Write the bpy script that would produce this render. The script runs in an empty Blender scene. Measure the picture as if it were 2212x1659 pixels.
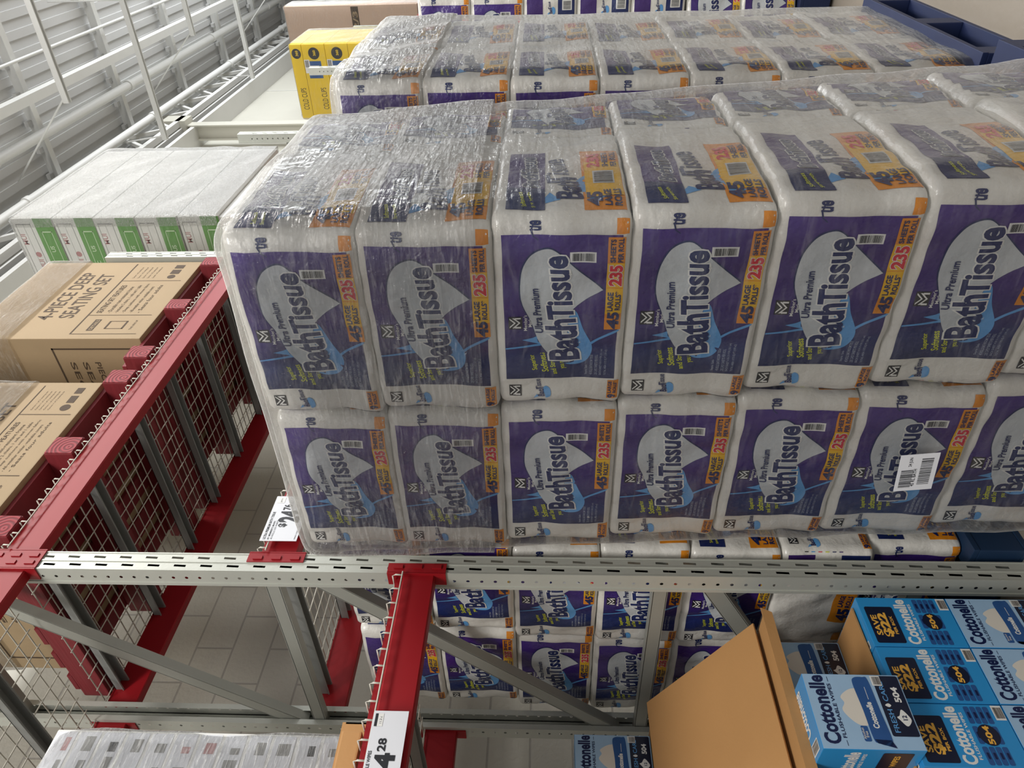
import bpy, bmesh, math, random
import numpy as np
from mathutils import Vector, Matrix
random.seed(7)
SC = bpy.context.scene
COL = SC.collection
PI = math.pi
EYE = 1.525                      # eye height above the floor

# ------------------------------------------------------------------ camera
def setup_camera():
    f, hx, vr, cx, cy = 1560.0, 1180.0, -330.0, 1106.0, 829.5
    th = math.atan2(cy - vr, f); p = math.atan2(hx - cx, f)
    F0 = Vector((math.cos(th), math.sin(th), 0)); R = Vector((math.sin(th), -math.cos(th), 0)); U0 = Vector((0, 0, 1))
    F = F0 * math.cos(p) + U0 * math.sin(p); U = U0 * math.cos(p) - F0 * math.sin(p)
    cam = bpy.data.cameras.new('camera'); o = bpy.data.objects.new('camera', cam); COL.objects.link(o)
    cam.sensor_width = 36; cam.sensor_fit = 'HORIZONTAL'; cam.lens = 36 * f / 2212
    cam.clip_start = 0.02; cam.clip_end = 200
    X, Y, Z = -U, R, -F          # the phone was held sideways: image right is world down
    m = Matrix(((X.x, Y.x, Z.x, 0), (X.y, Y.y, Z.y, 0), (X.z, Y.z, Z.z, EYE), (0, 0, 0, 1)))
    o.matrix_world = m
    SC.camera = o
setup_camera()

# ------------------------------------------------------------------ light
W = bpy.data.worlds.new('world'); SC.world = W; W.use_nodes = True
bg = W.node_tree.nodes['Background']; bg.inputs[0].default_value = (0.95, 0.97, 1.0, 1); bg.inputs[1].default_value = 0.42
def area(name, loc, target, sx, sy, power, col=(1, 1, 1)):
    l = bpy.data.lights.new(name, 'AREA'); l.shape = 'RECTANGLE'; l.size = sx; l.size_y = sy; l.energy = power; l.color = col
    o = bpy.data.objects.new(name, l); COL.objects.link(o); o.location = loc
    o.rotation_euler = (Vector(target) - Vector(loc)).to_track_quat('-Z', 'Y').to_euler()
    return o
area('aisle_lamp_near', (-2.0, -1.0, 6.0), (1.4, 1.2, 1.2), 3.0, 1.2, 260, (1, 0.97, 0.93))
area('aisle_lamp_far', (5.0, -1.2, 6.6), (5.0, 1.2, 1.0), 5.0, 0.8, 330, (1, 0.98, 0.95))
area('skylight', (12.0, -2.0, 6.2), (10.0, 2.5, 5.0), 6.0, 3.0, 500, (0.95, 0.98, 1.0))
SC.view_settings.view_transform = 'Standard'; SC.view_settings.look = 'None'
SC.view_settings.gamma = 1.0; SC.view_settings.use_curve_mapping = False
SC.view_settings.exposure = 0.12
SC.cycles.transparent_max_bounces = 24
SC.cycles.max_bounces = 10

# ------------------------------------------------------------------ helpers
def lin(h):
    if isinstance(h, (tuple, list)): r, g, b = h
    else: r, g, b = int(h[0:2], 16), int(h[2:4], 16), int(h[4:6], 16)
    f = lambda c: (c / 255 / 12.92) if c / 255 <= 0.04045 else ((c / 255 + 0.055) / 1.055) ** 2.4
    return (f(r), f(g), f(b), 1)
MATS = {}
def mat(name, col, rough=0.5, metal=0.0, var=0.0, vscale=6.0, bump=0.0, bscale=60.0, coat=0.0, spec=0.5, stretch=None):
    if name in MATS: return MATS[name]
    m = bpy.data.materials.new(name); m.use_nodes = True; nt = m.node_tree; b = nt.nodes['Principled BSDF']
    c = lin(col); b.inputs['Base Color'].default_value = c; b.inputs['Roughness'].default_value = rough
    b.inputs['Metallic'].default_value = metal; b.inputs['Coat Weight'].default_value = coat; b.inputs['Specular IOR Level'].default_value = spec
    tc = nt.nodes.new('ShaderNodeTexCoord'); mp = nt.nodes.new('ShaderNodeMapping')
    nt.links.new(tc.outputs['Object'], mp.inputs['Vector'])
    if stretch: mp.inputs['Scale'].default_value = stretch
    if var:
        n = nt.nodes.new('ShaderNodeTexNoise'); n.inputs['Scale'].default_value = vscale; n.inputs['Detail'].default_value = 6
        nt.links.new(mp.outputs[0], n.inputs['Vector'])
        mx = nt.nodes.new('ShaderNodeMix'); mx.data_type = 'RGBA'
        mx.inputs[6].default_value = tuple(x * (1 - var) for x in c[:3]) + (1,); mx.inputs[7].default_value = tuple(min(1, x * (1 + var)) for x in c[:3]) + (1,)
        nt.links.new(n.outputs['Fac'], mx.inputs[0]); nt.links.new(mx.outputs[2], b.inputs['Base Color'])
    if bump:
        n = nt.nodes.new('ShaderNodeTexNoise'); n.inputs['Scale'].default_value = bscale; n.inputs['Detail'].default_value = 4
        nt.links.new(mp.outputs[0], n.inputs['Vector'])
        bp = nt.nodes.new('ShaderNodeBump'); bp.inputs['Strength'].default_value = bump; bp.inputs['Distance'].default_value = 0.01
        nt.links.new(n.outputs['Fac'], bp.inputs['Height']); nt.links.new(bp.outputs[0], b.inputs['Normal'])
    MATS[name] = m
    return m

def tag(o, label=None, cat=None, group=None, kind=None):
    if label: o['label'] = label
    if cat: o['category'] = cat
    if group: o['group'] = group
    if kind: o['kind'] = kind
    return o
def empty(name, loc=(0, 0, 0), rz=0, **k):
    o = bpy.data.objects.new(name, None); COL.objects.link(o); o.location = loc; o.rotation_euler = (0, 0, rz)
    o.empty_display_size = 0.1
    return tag(o, **k)
def children(o): return [c for c in bpy.data.objects if c.parent == o]
KIDS = {}
def copy_tree(o, parent=None):
    c = o.copy(); COL.objects.link(c)
    if parent: c.parent = parent
    for ch in KIDS.get(o.name, []):
        k = copy_tree(ch, c); KIDS.setdefault(c.name, []).append(k)
    return c

class MB:
    """collects faces with material slots, builds ONE mesh object"""
    def __init__(s): s.v = []; s.f = []; s.m = []; s.mats = []; s.st = {}; s.smooth = []
    def mi(s, m):
        if m not in s.mats: s.mats.append(m)
        return s.mats.index(m)
    def add(s, vs, fs, m, smooth=False, st=None):
        b = len(s.v); s.v += [tuple(x) for x in vs]; i = s.mi(m)
        for f in fs: s.f.append([b + q for q in f]); s.m.append(i); s.smooth.append(smooth)
        if st is not None:
            for j, q in enumerate(st): s.st[b + j] = q
        return s
    def box(s, x0, x1, y0, y1, z0, z1, m, bev=0):
        if bev <= 0:
            vs = [(x, y, z) for z in (z0, z1) for y in (y0, y1) for x in (x0, x1)]
            s.add(vs, [(0, 2, 3, 1), (4, 5, 7, 6), (0, 1, 5, 4), (2, 6, 7, 3), (0, 4, 6, 2), (1, 3, 7, 5)], m)
        else:
            bm = bmesh.new(); bmesh.ops.create_cube(bm, size=1)
            for v in bm.verts: v.co = Vector(((x0 + x1) / 2 + v.co.x * (x1 - x0), (y0 + y1) / 2 + v.co.y * (y1 - y0), (z0 + z1) / 2 + v.co.z * (z1 - z0)))
            bmesh.ops.bevel(bm, geom=bm.edges[:], offset=bev, segments=2, profile=0.7, affect='EDGES')
            bm.verts.index_update(); s.add([v.co[:] for v in bm.verts], [[v.index for v in f.verts] for f in bm.faces], m); bm.free()
        return s
    def bar(s, a, b, w, h, m, up=(0, 0, 1)):
        a = Vector(a); b = Vector(b); d = (b - a).normalized(); u = Vector(up)
        if abs(d.dot(u)) > 0.95: u = Vector((1, 0, 0))
        r = d.cross(u).normalized() * w / 2; u2 = r.cross(d).normalized() * h / 2
        vs = [p + i * r + j * u2 for p in (a, b) for i, j in ((-1, -1), (1, -1), (1, 1), (-1, 1))]
        return s.add(vs, [(3, 2, 1, 0), (4, 5, 6, 7), (0, 1, 5, 4), (1, 2, 6, 5), (2, 3, 7, 6), (3, 0, 4, 7)], m)
    def tube(s, a, b, r, m, n=10):
        a = Vector(a); b = Vector(b); d = (b - a).normalized(); u = Vector((0, 0, 1)) if abs(d.z) < .9 else Vector((1, 0, 0))
        x = d.cross(u).normalized(); y = d.cross(x)
        vs = [p + (x * math.cos(2 * PI * i / n) + y * math.sin(2 * PI * i / n)) * r for p in (a, b) for i in range(n)]
        s.add(vs, [(i, (i + 1) % n, n + (i + 1) % n, n + i) for i in range(n)], m, True)
        return s.add(vs, [tuple(range(n))[::-1], tuple(range(n, 2 * n))], m)
    def path(s, pts, r, m, n=6):
        pts = [Vector(p) for p in pts]
        vs = []; fs = []
        for i, p in enumerate(pts):
            d = (pts[min(i + 1, len(pts) - 1)] - pts[max(i - 1, 0)]).normalized(); u = Vector((0, 0, 1)) if abs(d.z) < .9 else Vector((0, 1, 0))
            x = d.cross(u).normalized(); y = d.cross(x)
            vs += [p + (x * math.cos(2 * PI * k / n) + y * math.sin(2 * PI * k / n)) * r for k in range(n)]
            if i: fs += [((i - 1) * n + k, (i - 1) * n + (k + 1) % n, i * n + (k + 1) % n, i * n + k) for k in range(n)]
        fs += [tuple(range(n))[::-1], tuple((len(pts) - 1) * n + k for k in range(n))]
        return s.add(vs, fs, m, True)
    def prism(s, prof, axis, a, b, m):
        """profile of 2d points extruded along x or z"""
        n = len(prof)
        mk = {'x': lambda p, t: (t, p[0], p[1]), 'z': lambda p, t: (p[0], p[1], t), 'y': lambda p, t: (p[0], t, p[1])}[axis]
        vs = [mk(p, a) for p in prof] + [mk(p, b) for p in prof]
        s.add(vs, [(i, (i + 1) % n, n + (i + 1) % n, n + i) for i in range(n)] + [tuple(range(n))[::-1], tuple(range(n, 2 * n))], m)
        return s
    def mesh(s, name):
        me = bpy.data.meshes.new(name); me.from_pydata(s.v, [], s.f)
        for m in s.mats: me.materials.append(m)
        me.polygons.foreach_set('material_index', s.m); me.polygons.foreach_set('use_smooth', s.smooth)
        if s.st:
            at = me.attributes.new('st', 'FLOAT_VECTOR', 'POINT'); arr = np.zeros(len(s.v) * 3, dtype=np.float32)
            for k, q in s.st.items(): arr[3 * k] = q[0]; arr[3 * k + 1] = q[1]
            at.data.foreach_set('vector', arr)
        me.update()
        return me
    def build(s, name, parent=None, loc=(0, 0, 0), rz=0, fix=False, **k):
        me = s.mesh(name)
        if fix:
            bm = bmesh.new(); bm.from_mesh(me); bmesh.ops.recalc_face_normals(bm, faces=bm.faces[:]); bm.to_mesh(me); bm.free()
        o = bpy.data.objects.new(name, me); COL.objects.link(o); o.location = loc; o.rotation_euler = (0, 0, rz)
        if parent is not None: o.parent = parent; KIDS.setdefault(parent.name, []).append(o)
        return tag(o, **k)

# ---- flat artwork (2-d shapes and lettering turned into triangles) ----
def bisect2d(vs, fs, step):
    bm = bmesh.new(); bv = [bm.verts.new((x, y, 0)) for x, y in vs]
    for f in fs:
        try: bm.faces.new([bv[i] for i in f])
        except ValueError: pass
    bmesh.ops.triangulate(bm, faces=bm.faces[:])
    if step:
        xs = [v[0] for v in vs]; ys = [v[1] for v in vs]
        for ax, lo, hi in ((0, min(xs), max(xs)), (1, min(ys), max(ys))):
            k = math.floor(lo / step) + 1
            while k * step < hi:
                co = Vector((0, 0, 0)); co[ax] = k * step; no = Vector((0, 0, 0)); no[ax] = 1
                bmesh.ops.bisect_plane(bm, geom=bm.verts[:] + bm.edges[:] + bm.faces[:], plane_co=co, plane_no=no, dist=1e-6)
                k += 1
    for f in bm.faces:
        if f.normal.z < 0: f.normal_flip()
    bm.verts.index_update()
    r = ([(v.co.x, v.co.y) for v in bm.verts], [[v.index for v in f.verts] for f in bm.faces]); bm.free()
    return r
TXT = {}
def text_raw(s, bold, shear, space=1.0):
    key = (s, bold, shear, space)
    if key in TXT: return TXT[key]
    c = bpy.data.curves.new('t', 'FONT'); c.body = s; c.offset = bold; c.shear = shear; c.resolution_u = 3; c.fill_mode = 'FRONT'; c.space_character = space
    o = bpy.data.objects.new('t', c); COL.objects.link(o)
    bpy.context.view_layer.update()
    me = bpy.data.meshes.new_from_object(o.evaluated_get(bpy.context.evaluated_depsgraph_get()))
    vs = [(v.co.x, v.co.y) for v in me.vertices]; fs = [list(p.vertices) for p in me.polygons]
    bpy.data.objects.remove(o); bpy.data.curves.remove(c); bpy.data.meshes.remove(me)
    TXT[key] = (vs, fs)
    return TXT[key]
def text2d(s, x, y, w, h=None, bold=0.0, shear=0.0, rot=0.0, ref=None, space=1.0):
    """lettering whose lower left corner is x, y and that spans w by h"""
    vs, fs = text_raw(s, bold, shear, space)
    rv = text_raw(s, 0.0 if ref is None else ref, shear, space)[0]
    x0 = min(v[0] for v in rv); x1 = max(v[0] for v in rv); y0 = min(v[1] for v in rv); y1 = max(v[1] for v in rv)
    sx = w / (x1 - x0); sy = (h / (y1 - y0)) if h else sx
    c, n = math.cos(rot), math.sin(rot)
    out = []
    for a, b in vs:
        a = (a - x0) * sx; b = (b - y0) * sy
        out.append((x + a * c - b * n, y + a * n + b * c))
    return out, fs
def poly2d(pts): return list(pts), [list(range(len(pts)))]
def rect2d(x0, y0, x1, y1): return poly2d([(x0, y0), (x1, y0), (x1, y1), (x0, y1)])
def rrect2d(x0, y0, x1, y1, r):
    p = []
    for cx, cy, a in ((x1 - r, y0 + r, -PI / 2), (x1 - r, y1 - r, 0), (x0 + r, y1 - r, PI / 2), (x0 + r, y0 + r, PI)):
        p += [(cx + r * math.cos(a + i * PI / 8), cy + r * math.sin(a + i * PI / 8)) for i in range(5)]
    return poly2d(p)
def spline2d(ctrl, n=6):
    """closed smooth outline through points"""
    P = ctrl; N = len(P); out = []
    for i in range(N):
        p0, p1, p2, p3 = P[i - 1], P[i], P[(i + 1) % N], P[(i + 2) % N]
        for k in range(n):
            t = k / n
            out.append(tuple(0.5 * (2 * p1[j] + (p2[j] - p0[j]) * t + (2 * p0[j] - 5 * p1[j] + 4 * p2[j] - p3[j]) * t * t + (3 * p1[j] - p0[j] - 3 * p2[j] + p3[j]) * t ** 3) for j in (0, 1)))
    return poly2d(out)
def ell2d(cx, cy, rx, ry, n=20, rot=0):
    c, s_ = math.cos(rot), math.sin(rot)
    return poly2d([(cx + rx * math.cos(a) * c - ry * math.sin(a) * s_, cy + rx * math.cos(a) * s_ + ry * math.sin(a) * c) for a in [2 * PI * i / n for i in range(n)]])
def barcode(x0, y0, x1, y1, vertical=False, seed=1):
    r = random.Random(seed); out = []; L = (y1 - y0) if vertical else (x1 - x0); t = 0
    while t < L:
        w = L * r.choice((.012, .02, .03)); 
        if t + w > L: break
        out.append(rect2d(x0, y0 + t, x1, y0 + t + w) if vertical else rect2d(x0 + t, y0, x0 + t + w, y1))
        t += w + L * r.choice((.012, .02, .028))
    return out
def merge2d(lst):
    V = []; F = []
    for v, f in lst:
        b = len(V); V += v; F += [[i + b for i in q] for q in f]
    return V, F
class Art:
    """a list of (2-d mesh, material, layer)"""
    def __init__(s): s.items = []
    def put(s, shape, m, layer): s.items.append((shape, m, layer)); return s
    def onto(s, mb, fn, step=0, base=0.0006, dl=0.0005, norm=None, smooth=False):
        for (vs, fs), m, layer in s.items:
            v2, f2 = bisect2d(vs, fs, step)
            if not v2: continue
            P = fn(np.array(v2), base + dl * layer)
            mb.add([tuple(p) for p in P], f2, m, smooth, st=[norm(q) for q in v2] if norm else None)
def face_map(o, ux, uy):
    """maps artwork metres on a plane at o with axes ux, uy"""
    o = np.array(o, float); ux = np.array(ux, float); uy = np.array(uy, float); n = np.cross(ux, uy)
    return lambda v, off: o + v[:, :1] * ux + v[:, 1:2] * uy + n * off

# ------------------------------------------------------------------ materials
M_white = mat('pack_white_film', 'dcdad3', 0.32, var=0.03, vscale=3, bump=0.35, bscale=45, coat=0.4)
def gradient_panel():
    m = bpy.data.materials.new('pack_purple_navy_print'); m.use_nodes = True; nt = m.node_tree; b = nt.nodes['Principled BSDF']
    a = nt.nodes.new('ShaderNodeAttribute'); a.attribute_name = 'st'
    sp = nt.nodes.new('ShaderNodeSeparateXYZ'); nt.links.new(a.outputs['Vector'], sp.inputs[0])
    n = nt.nodes.new('ShaderNodeTexNoise'); n.inputs['Scale'].default_value = 3.5; n.inputs['Detail'].default_value = 3
    nt.links.new(a.outputs['Vector'], n.inputs['Vector'])
    ma = nt.nodes.new('ShaderNodeMath'); ma.operation = 'MULTIPLY_ADD'; ma.inputs[1].default_value = 0.10
    nt.links.new(n.outputs['Fac'], ma.inputs[0]); nt.links.new(sp.outputs[0], ma.inputs[2])
    r = nt.nodes.new('ShaderNodeValToRGB'); nt.links.new(ma.outputs[0], r.inputs[0])
    e = r.color_ramp.elements; e[0].position = 0.16; e[0].color = lin('16224f')
    e[1].position = 1.0; e[1].color = lin('452a80')
    for p, c in ((0.36, '1e2c66'), (0.43, '2a2560'), (0.62, '3d2474'), (0.80, '391f6c')):
        k = e.new(p); k.color = lin(c)
    nt.links.new(r.outputs[0], b.inputs['Base Color']); b.inputs['Roughness'].default_value = 0.3; b.inputs['Coat Weight'].default_value = 0.4
    tc = nt.nodes.new('ShaderNodeTexCoord'); n2 = nt.nodes.new('ShaderNodeTexNoise'); n2.inputs['Scale'].default_value = 45
    nt.links.new(tc.outputs['Object'], n2.inputs['Vector'])
    bp = nt.nodes.new('ShaderNodeBump'); bp.inputs['Strength'].default_value = 0.35; bp.inputs['Distance'].default_value = 0.01
    nt.links.new(n2.outputs['Fac'], bp.inputs['Height']); nt.links.new(bp.outputs[0], b.inputs['Normal'])
    return m
M_panel = gradient_panel()
def pr(n, c): return mat(n, c, 0.3, coat=0.4, bump=0.3, bscale=45)
M_navy = pr('print_navy', '17265c'); M_black = pr('print_black', '1c1d24'); M_lblue = pr('print_light_blue', '5f9fd8')
M_silver = pr('print_silver', 'c3c8cb'); M_orange = pr('print_orange', 'e08c22'); M_yellow = pr('print_yellow', 'e8b616')
M_red = pr('print_red', 'd0263c'); M_lime = pr('print_lime', 'c9cf2a'); M_pw = pr('print_white', 'e4e4e0'); M_grey = pr('print_grey_text', '9aa3b8')
M_cyan = pr('print_cyan', '2f8fd0')
M_violet = pr('print_violet', '41276f')

# ------------------------------------------------------------------ bath tissue pack
PW, PH = 0.505, 0.293
def member_logo(A, x, y, s, layer, word=True):
    A.put(rect2d(x, y, x + s, y + s * .86), M_black, layer)
    k = lambda pts: poly2d([(x + s * a, y + s * .86 * b) for a, b in pts])
    for sh in ([(.08, .1), (.2, .1), (.2, .62), (.08, .5)], [(.92, .1), (.8, .1), (.8, .62), (.92, .5)],
               [(.1, .92), (.22, .92), (.5, .60), (.78, .92), (.9, .92), (.5, .47)], [(.1, .72), (.5, .27), (.9, .72), (.9, .58), (.5, .13), (.1, .58)]):
        A.put(k(sh), M_pw, layer + 1)
    if word:
        A.put(text2d("Member's", x - s * .1, y - s * .3, s * 1.2, bold=.01), M_pw, layer + 1)
        A.put(text2d("Mark.", x + s * .15, y - s * .6, s * .7, bold=.01), M_pw, layer + 1)
def bottle_logo(A, x, y, s, layer):
    """small wordmark over a blue drop"""
    A.put(spline2d([(x + .35 * s, y - .10 * s), (x + .55 * s, y - .22 * s), (x + .42 * s, y - .42 * s), (x + .05 * s, y - .45 * s), (x - .1 * s, y - .25 * s), (x + .1 * s, y - .2 * s)]), M_lblue, layer)
    A.put(poly2d([(x - .12 * s, y + .30 * s), (x + .1 * s, y + .16 * s), (x - .02 * s, y + .05 * s)]), M_lblue, layer)
    A.put(text2d("Bath", x, y - .18 * s, s * .50, s * .26, bold=.03, shear=.15, rot=.12), M_navy, layer + 1)
    A.put(text2d("Tissue", x + s * .40, y - .06 * s, s * .60, s * .24, bold=.02, shear=.15, rot=.12), M_navy, layer + 1)
def front_art():
    A = Art(); w, h = 1.0, 1.0
    # coordinates: x along the face 0..W (metres), y up 0..H
    X = lambda s: s * PW; Y = lambda t: (1 - t) * PH
    B = Art(); g = random.Random(3)
    # wavy-edged dark panel
    top = [(s_, .065 + .006 * g.random()) for s_ in np.linspace(.165, .925, 9)]
    bot = [(s_, .93 + .006 * g.random()) for s_ in np.linspace(.925, .165, 9)]
    A.put(poly2d([(X(a), Y(b)) for a, b in bot[::-1] + top[::-1]]), M_panel, 0)
    # pale blue streaks where navy meets violet
    A.put(poly2d([(X(a), Y(b)) for a, b in ((.345, .07), (.353, .07), (.375, .3), (.385, .42), (.372, .42), (.362, .3))]), M_lblue, 1)
    A.put(spline2d([(X(a), Y(b)) for a, b in ((.36, .72), (.40, .80), (.44, .93), (.452, .93), (.41, .79), (.37, .71))], 4), M_lblue, 1)
    # blue drop with pointed leaf
    A.put(spline2d([(X(a), Y(b)) for a, b in ((.56, .60), (.46, .67), (.36, .745), (.285, .72), (.255, .64), (.27, .52), (.36, .47), (.47, .5))]), M_lblue, 1)
    A.put(poly2d([(X(a), Y(b)) for a, b in ((.40, .20), (.385, .29), (.37, .37), (.33, .44), (.37, .40), (.43, .36), (.41, .28))]), M_lblue, 1)
    # silver drop
    drop = [(.845, .31), (.862, .40), (.845, .47), (.785, .58), (.72, .70), (.668, .80), (.660, .80), (.615, .68), (.55, .575), (.44, .55), (.33, .58), (.275, .60), (.285, .45), (.38, .34), (.50, .27), (.62, .20), (.74, .205), (.81, .25)]
    big = [(.575 + (a - .575) * 1.025, .46 + (b - .46) * 1.04) for a, b in drop]
    A.put(poly2d([(X(a), Y(b)) for a, b in spl(big)]), M_navy, 1)
    A.put(poly2d([(X(a), Y(b)) for a, b in spl(drop)]), M_silver, 2)
    # wordmark
    for (s, x, t, ww, hh) in (("Bath", .285, .655, .235, .235), ("Tissue", .52, .600, .315, .195)):
        A.put(text2d(s, X(x), Y(t), ww * PW, hh * PH, bold=.075, shear=.12, rot=.11, ref=.02), M_pw, 3)
        A.put(text2d(s, X(x), Y(t), ww * PW, hh * PH, bold=.033, shear=.12, rot=.11, ref=.02), M_navy, 4)
    A.put(text2d("Ultra Premium", X(.44), Y(.365), .235 * PW, .058 * PH, bold=.022, shear=.2, rot=.09), M_navy, 5)
    member_logo(A, X(.455), Y(.205), .036, 1)
    # yellow claim
    for s, x, t, ww in (("Superior", .225, .33, .085), ("Softness", .215, .41, .105), ("and Strength", .20, .49, .13), ("you need", .235, .55, .07)):
        A.put(text2d(s, X(x), Y(t), ww * PW, .052 * PH, bold=.02, shear=.1, rot=.2), M_lime, 1)
    # small print
    for i, (s, ww) in enumerate((("Septic Safe", .06), ("45 ROLLS BATHROOM TISSUE", .12), ("235 2-PLY SHEETS PER ROLL", .12), ("EACH SHEET 4 IN X 4 IN (10.1 cm)", .155), ("TOTAL AREA 1175 SQ FT (109 m2)", .15))):
        A.put(text2d(s, X(.185), Y(.72 + .038 * i), ww * PW, .022 * PH, bold=.01), M_grey, 1)
    # bar code
    A.put(rect2d(X(.80), Y(.75), X(.845), Y(.56)), M_pw, 1)
    for q in barcode(X(.806), Y(.735), X(.839), Y(.575), True): A.put(q, M_black, 2)
    # orange banner
    A.put(rect2d(X(.455), Y(.955), X(.915), Y(.83)), M_orange, 1)
    A.put(rect2d(X(.54), Y(.955), X(.80), Y(.83)), M_yellow, 2)
    A.put(rect2d(X(.672), Y(.95), X(.675), Y(.835)), M_orange, 3)
    A.put(text2d("45", X(.462), Y(.935), .085 * PW, .082 * PH, bold=.045, shear=.1), M_navy, 3)
    A.put(text2d("LARGE", X(.558), Y(.885), .095 * PW, .04 * PH, bold=.035), M_navy, 3)
    A.put(text2d("ROLLS*", X(.562), Y(.94), .095 * PW, .04 * PH, bold=.035), M_navy, 3)
    A.put(text2d("235", X(.685), Y(.94), .105 * PW, .09 * PH, bold=.085, ref=.02), M_pw, 3)
    A.put(text2d("235", X(.685), Y(.94), .105 * PW, .09 * PH, bold=.045, ref=.02), M_red, 4)
    A.put(text2d("SHEETS", X(.805), Y(.885), .10 * PW, .036 * PH, bold=.03), M_navy, 3)
    A.put(text2d("PER ROLL", X(.805), Y(.94), .105 * PW, .036 * PH, bold=.03), M_navy, 3)
    # white left end
    A.put(rect2d(X(.03), Y(.975), X(.155), Y(.885)), M_orange, 1)
    A.put(text2d("9", X(.036), Y(.955), .022 * PW, .06 * PH, bold=.04), M_navy, 2)
    A.put(text2d("LARGE", X(.068), Y(.92), .08 * PW, .028 * PH, bold=.03), M_navy, 2)
    A.put(text2d("ROLLS*", X(.068), Y(.96), .08 * PW, .028 * PH, bold=.03), M_navy, 2)
    member_logo(A, X(.055), Y(.185), .034, 1, False)
    bottle_logo(A, X(.05), Y(.34), .055, 1)
    # right end
    A.put(rect2d(X(.93), Y(.975), X(.995), Y(.885)), M_orange, 1)
    A.put(text2d("ue", X(.945), Y(.35), .045 * PW, .075 * PH, bold=.03, shear=.1), M_navy, 1)
    A.put(poly2d([(X(.945 + .05 * math.sin(a)), Y(.36 - .085 * math.cos(a))) for a in (-1.2, -.6, 0, .6, 1.2)] + [(X(.945 + .046 * math.sin(a)), Y(.36 - .073 * math.cos(a))) for a in (1.2, .6, 0, -.6, -1.2)]), M_navy, 1)
    # colour registration marks by the left seam
    for i, m in enumerate((M_black, M_cyan, M_red, M_lime, M_navy, M_violet)):
        A.put(rect2d(X(.004), Y(.28 + i * .075), X(.010), Y(.24 + i * .075)), m, 1)
    return A
def spl(c): return spline2d(c, 4)[0]
def side_art():
    """the label end: small dark panel, wordmark, orange panel; x along the end, y up"""
    A = Art(); X = lambda s: (s - .13) * 1.02 * PW; Y = lambda t: (1 - t) * PH
    A.put(rect2d(X(.17), Y(.38), X(.80), Y(.10)), M_violet, 0)
    A.put(rect2d(X(.17), Y(.38), X(.35), Y(.10)), M_navy, 1)
    for b, m, l in ((.085, M_pw, 2), (.03, M_navy, 3)):
        A.put(text2d("BathTissue", X(.37), Y(.34), .36 * PW, .12 * PH, bold=b, shear=.1, rot=.06, ref=.02), m, l)
    A.put(text2d("Softness", X(.20), Y(.25), .11 * PW, .035 * PH, bold=.02, rot=.2), M_lime, 2)
    A.put(text2d("Strength", X(.195), Y(.32), .12 * PW, .035 * PH, bold=.02, rot=.2), M_lime, 2)
    bottle_logo(A, X(.28), Y(.53), .21, 0)
    A.put(rect2d(X(.17), Y(.96), X(.82), Y(.66)), M_orange, 0)
    A.put(rect2d(X(.28), Y(.955), X(.66), Y(.68)), M_yellow, 1)
    A.put(text2d("45", X(.20), Y(.79), .13 * PW, .10 * PH, bold=.05, shear=.1), M_navy, 2)
    A.put(text2d("LARGE", X(.20), Y(.86), .15 * PW, .05 * PH, bold=.04), M_navy, 2)
    A.put(text2d("ROLLS", X(.20), Y(.93), .15 * PW, .05 * PH, bold=.04), M_navy, 2)
    A.put(rect2d(X(.42), Y(.90), X(.54), Y(.74)), M_silver, 2)
    for q in barcode(X(.43), Y(.89), X(.53), Y(.75), False, 5): A.put(q, M_black, 3)
    A.put(text2d("235", X(.60), Y(.80), .15 * PW, .09 * PH, bold=.05), M_red, 2)
    A.put(text2d("SHEETS", X(.60), Y(.87), .17 * PW, .045 * PH, bold=.03), M_navy, 2)
    A.put(text2d("PER ROLL", X(.60), Y(.935), .17 * PW, .045 * PH, bold=.03), M_navy, 2)
    return A
def plain_art():
    """left end: white wrapper with a small orange corner and an arc mark"""
    A = Art(); X = lambda s: s * PW; Y = lambda t: (1 - t) * PH
    A.put(rect2d(X(.06), Y(.97), X(.16), Y(.86)), M_orange, 1)
    A.put(rect2d(X(.80), Y(.36), X(.985), Y(.06)), M_violet, 0); member_logo(A, X(.70), Y(.14), .03, 1, False)
    bottle_logo(A, X(.82), Y(.50), .06, 1)
    A.put(rect2d(X(.80), Y(.95), X(.985), Y(.64)), M_navy, 0); A.put(rect2d(X(.85), Y(.90), X(.95), Y(.72)), M_pw, 1)
    for q in barcode(X(.86), Y(.88), X(.94), Y(.74), False, 12): A.put(q, M_black, 2)
    A.put(rect2d(X(.30), Y(.95), X(.62), Y(.72)), M_orange, 0); A.put(text2d("45", X(.33), Y(.92), .12 * PW, .12 * PH, bold=.05), M_navy, 1)
    A.put(text2d("LARGE", X(.47), Y(.83), .12 * PW, .05 * PH, bold=.04), M_navy, 1); A.put(text2d("ROLLS", X(.47), Y(.91), .12 * PW, .05 * PH, bold=.04), M_navy, 1)
    return A
FA, SA, LA = front_art(), side_art(), plain_art()
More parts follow.
